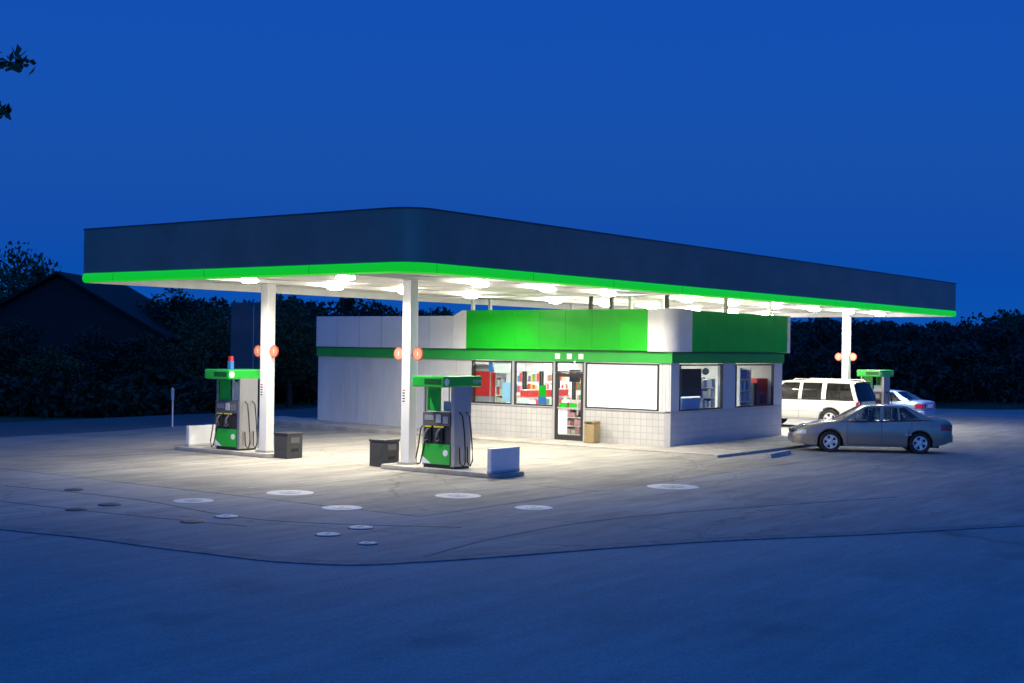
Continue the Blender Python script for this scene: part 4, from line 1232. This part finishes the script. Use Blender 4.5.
def tree_meshes(seed, H, Rr, nleaf, size, base=.28, m_=0, spiky=0):
    rnd = np.random.default_rng(seed)
    tk = MB()
    lean = rnd.normal(0, .03, 2) * H
    tr_pts = [(0, 0, -.1), (lean[0] * .3, lean[1] * .3, H * .3), (lean[0] * .7, lean[1] * .7, H * .6), (lean[0], lean[1], H * .9)]
    tk.tube(tr_pts, [H * .028, H * .021, H * .013, H * .004], 7)
    cl = []
    nl = 16
    for k in range(nl):
        a = 2.4 * k + rnd.uniform(-.4, .4)
        hz_ = H * (base + (0.93 - base) * (k + .5) / nl)
        prof_ = math.sin(PI * min(1, .22 + .78 * (k + .5) / nl)) ** .7
        rad = Rr * prof_ * rnd.uniform(.65, 1.12)
        st = Vector((lean[0] * hz_ / H, lean[1] * hz_ / H, hz_ * .86))
        en = Vector((math.cos(a) * rad, math.sin(a) * rad, hz_ + rad * rnd.uniform(.0, .35)))
        md = (st + en) / 2 + Vector((0, 0, rad * .12))
        tk.tube([st, md, en], [H * .010, H * .006, H * .002], 5)
        for q in (.45, .7, .95):
            p = st.lerp(en, q)
            cl.append((p, rad * (.34 + .2 * rnd.random()) + .25))
    cl.append((Vector((lean[0], lean[1], H * .92)), Rr * .35))
    wts = np.array([r_ ** 2 for _, r_ in cl]); wts /= wts.sum()
    pick = rnd.choice(len(cl), nleaf, p=wts)
    pos = np.array([cl[i][0] for i in pick]); rr = np.array([cl[i][1] for i in pick])
    dirs = rnd.normal(size=(nleaf, 3)); dirs /= np.linalg.norm(dirs, axis=1)[:, None]
    rad = rr * rnd.uniform(.25, 1.0, nleaf) ** .55
    pts = pos + dirs * rad[:, None] * np.array([1, 1, .72])
    return tk.mesh('trunk', BARK), leaf_mesh('crown', pts, size, LEAF[m_], rnd)
KINDS = [tree_meshes(1, 8, 3.0, 5200, .15, .25, 0), tree_meshes(2, 8, 2.6, 5200, .15, .3, 1), tree_meshes(3, 8, 3.4, 4200, .16, .22, 2), tree_meshes(4, 8, 2.4, 4600, .15, .18, 3)]
def plant_tree(X, Z, H, k, label, group=None, rz=0, sxy=1.0, z=-.3):
    x, y = cam_xy(X, Z)
    t = thing('tree', label, 'tree', (x, y, z), rz, group)
    for nm, me in zip(('trunk', 'crown'), KINDS[k]):
        o = link(nm, me, t)
    t.scale = (H / 8 * sxy, H / 8 * sxy, H / 8)
    return t
def PX(px, Z): return (px - 512) / 1327 * Z
def HT(py, px, Z): return 2.9 + .3 + (347.7 + (px - 512) * .01376 - py) * Z / 1327
# individual trees one can pick out on the left
plant_tree(PX(8, 82), 82, HT(240, 8, 82), 2, 'loose pale green tree rising left of the house gable', sxy=.8)
plant_tree(PX(40, 84), 84, HT(254, 40, 84), 0, 'green tree just behind the house gable', rz=2, sxy=.7)
plant_tree(PX(172, 70), 70, HT(285, 172, 70), 1, 'dark tree under the left end of the canopy', rz=1, sxy=1.1)
plant_tree(PX(212, 66), 66, HT(300, 212, 66), 2, 'leafy green tree left of the dark slab sign', rz=3)
plant_tree(PX(120, 74), 74, HT(300, 120, 74), 3, 'dark bushy tree right of the house', rz=.5, sxy=1.1)
plant_tree(PX(290, 68), 68, HT(296, 290, 68), 0, 'dark tree between the left column and the shop', rz=2.2, sxy=1.1)
plant_tree(PX(868, 88), 88, HT(318, 868, 88), 1, 'dark tree behind the right pump topper', rz=1.1)
plant_tree(PX(808, 92), 92, HT(321, 808, 92), 0, 'dark tree right of the shop corner beyond the cars', rz=4)
plant_tree(PX(1003, 96), 96, HT(311, 1003, 96), 2, 'tree crown rising highest at the right edge of the wood', rz=.3, sxy=1.2)

for px_, z_, top_, k_, lb in ((14, 60, 318, 1, 'low dark tree in front of the left half of the house'), (92, 61, 322, 3, 'low dark tree in front of the right half of the house'),
                              (52, 59, 345, 0, 'dark shrub like tree before the middle of the house'), (140, 62, 330, 1, 'low dark tree right of the house porch')):
    plant_tree(PX(px_, z_), z_, HT(top_, px_, z_), k_, lb, rz=px_, sxy=1.35)
# far wood that reads as one mass, left and right
def wood(name, label, spots, seed, m_, dens=620, size=.21):
    rnd = np.random.default_rng(seed)
    tk = MB(); pts = []
    for X, Z, H, r_, z0 in spots:
        x, y = cam_xy(X, Z)
        tk.tube([(x, y, z0 - .3), (x + .2, y, z0 + H * .5), (x, y + .2, z0 + H * .85)], [.16, .11, .04], 5)
        for k in range(9):
            f_ = rnd.uniform(.08, .93)
            rad = r_ * math.sin(PI * (.18 + .75 * f_)) ** .6
            a = rnd.uniform(0, 2 * PI); q = rnd.uniform(.2, .8)
            c = np.array([x + math.cos(a) * rad * q, y + math.sin(a) * rad * q, z0 + H * f_])
            n_ = dens // 9
            d = rnd.normal(size=(n_, 3)); d /= np.linalg.norm(d, axis=1)[:, None]
            pts.append(c + d * (rad * .62 * rnd.uniform(.3, 1, n_) ** .5)[:, None] * np.array([1, 1, .8]))
    o = link(name, leaf_mesh(name, np.concatenate(pts), size, m_, rnd))
    tag(o, label, 'wood', kind='stuff')
    to = tk.build('trunk_mass', BARK, o); to['kind'] = 'stuff'
    return o
rr_ = random.Random(5)
spots = []
for i in range(120):
    px = rr_.uniform(-60, 480); Z = rr_.uniform(78, 108)
    top = interp([(-60, 290), (60, 300), (120, 306), (200, 299), (260, 296), (330, 300), (400, 309), (480, 312)], px) + rr_.uniform(-5, 10)
    spots.append((PX(px, Z), Z, max(2.5, HT(top, px, Z)), rr_.uniform(1.6, 2.6), -.3))
for i in range(70):
    px = rr_.uniform(-40, 330); Z = rr_.uniform(72, 80)
    if 0 < px < 135 and Z < 78: continue
    spots.append((PX(px, Z), Z, rr_.uniform(1.8, 3.6), rr_.uniform(1.5, 2.1), -.3))
for i in range(60):
    px = rr_.uniform(-40, 215); Z = rr_.uniform(56.5, 62)
    spots.append((PX(px, Z), Z, rr_.uniform(.9, 2.0), rr_.uniform(1.0, 1.5), -.3))
wood('dark_wood', 'dark mass of trees beyond the back road on the left', spots, 11, LEAF[1])
spots = []
for i in range(210):
    px = rr_.uniform(770, 1130); Z = rr_.uniform(90, 125)
    top = interp([(770, 324), (850, 322), (930, 327), (960, 321), (1000, 312), (1040, 309), (1130, 306)], px) + rr_.uniform(-5, 16) * (1 if rr_.random() < .6 else 1.8)
    spots.append((PX(px, Z), Z, max(2.5, HT(top, px, Z)), rr_.uniform(1.7, 2.9), -.3))
for i in range(90):
    px = rr_.uniform(770, 1120); Z = rr_.uniform(82, 92)
    spots.append((PX(px, Z), Z, rr_.uniform(1.8, 4.0), rr_.uniform(1.4, 2.2), -.3))
wood('hillside_wood', 'dark wooded hillside behind the cars on the right', spots, 12, LEAF[3])

# near tree at far left: only the tips of two boughs reach into the picture
nx_, ny_ = cam_xy(-8.9, 15)
nt_ = thing('near_tree', 'tree at the left edge whose leafy bough tips hang into the sky', 'tree', (nx_, ny_, -.05))
ax = Vector((.5993, -.8005, 0))        # to the right in the view
tkm = MB().tube([(0, 0, -.1), (.05, .05, 1.6), (-.05, .1, 3.4), (.1, 0, 5.2), (.0, .1, 7.4)], [.2, .16, .13, .09, .03], 9)
lp = []
rnd = np.random.default_rng(3)
def bough(z0, z1, ln, n_, off=0, droop=0, spread=.16, clumps=None):
    st = Vector((.03, .03, z0)); d = Matrix.Rotation(off, 3, 'Z') @ ax
    en = d * ln + Vector((0, 0, z1))
    md = st.lerp(en, .5) + Vector((0, 0, .15))
    tkm.tube([st, md, en], [.045, .025, .006], 6)
    for c_ in (clumps or [.55, .7, .82, .93, 1.0]):
        p = (st.lerp(md, c_ * 2) if c_ < .5 else md.lerp(en, c_ * 2 - 1))
        k = int(n_ / 5)
        lp.append(np.array(p) + rnd.normal(size=(k, 3)) * np.array([spread, spread, spread * .55]))
bough(5.3, 6.10, 3.25, 200, 0, spread=.10, clumps=[.76, .86, .985])
bough(5.0, 5.56, 3.12, 170, .02, spread=.09, clumps=[.72, .84, .97])
bough(4.8, 5.33, 2.85, 110, .04, spread=.07, clumps=[.72, .85, .97])
for k in range(14):
    bough(3.6 + k * .27, 4.6 + k * .28, 1.5 + .6 * math.sin(k), 420, 1.1 + k * .33 if k < 9 else -1.1 - (k - 9) * .3, spread=.26)
tkm.build('trunk', BARK, nt_)
link('crown', leaf_mesh('crown', np.concatenate(lp), .075, LEAF[0], rnd), nt_)
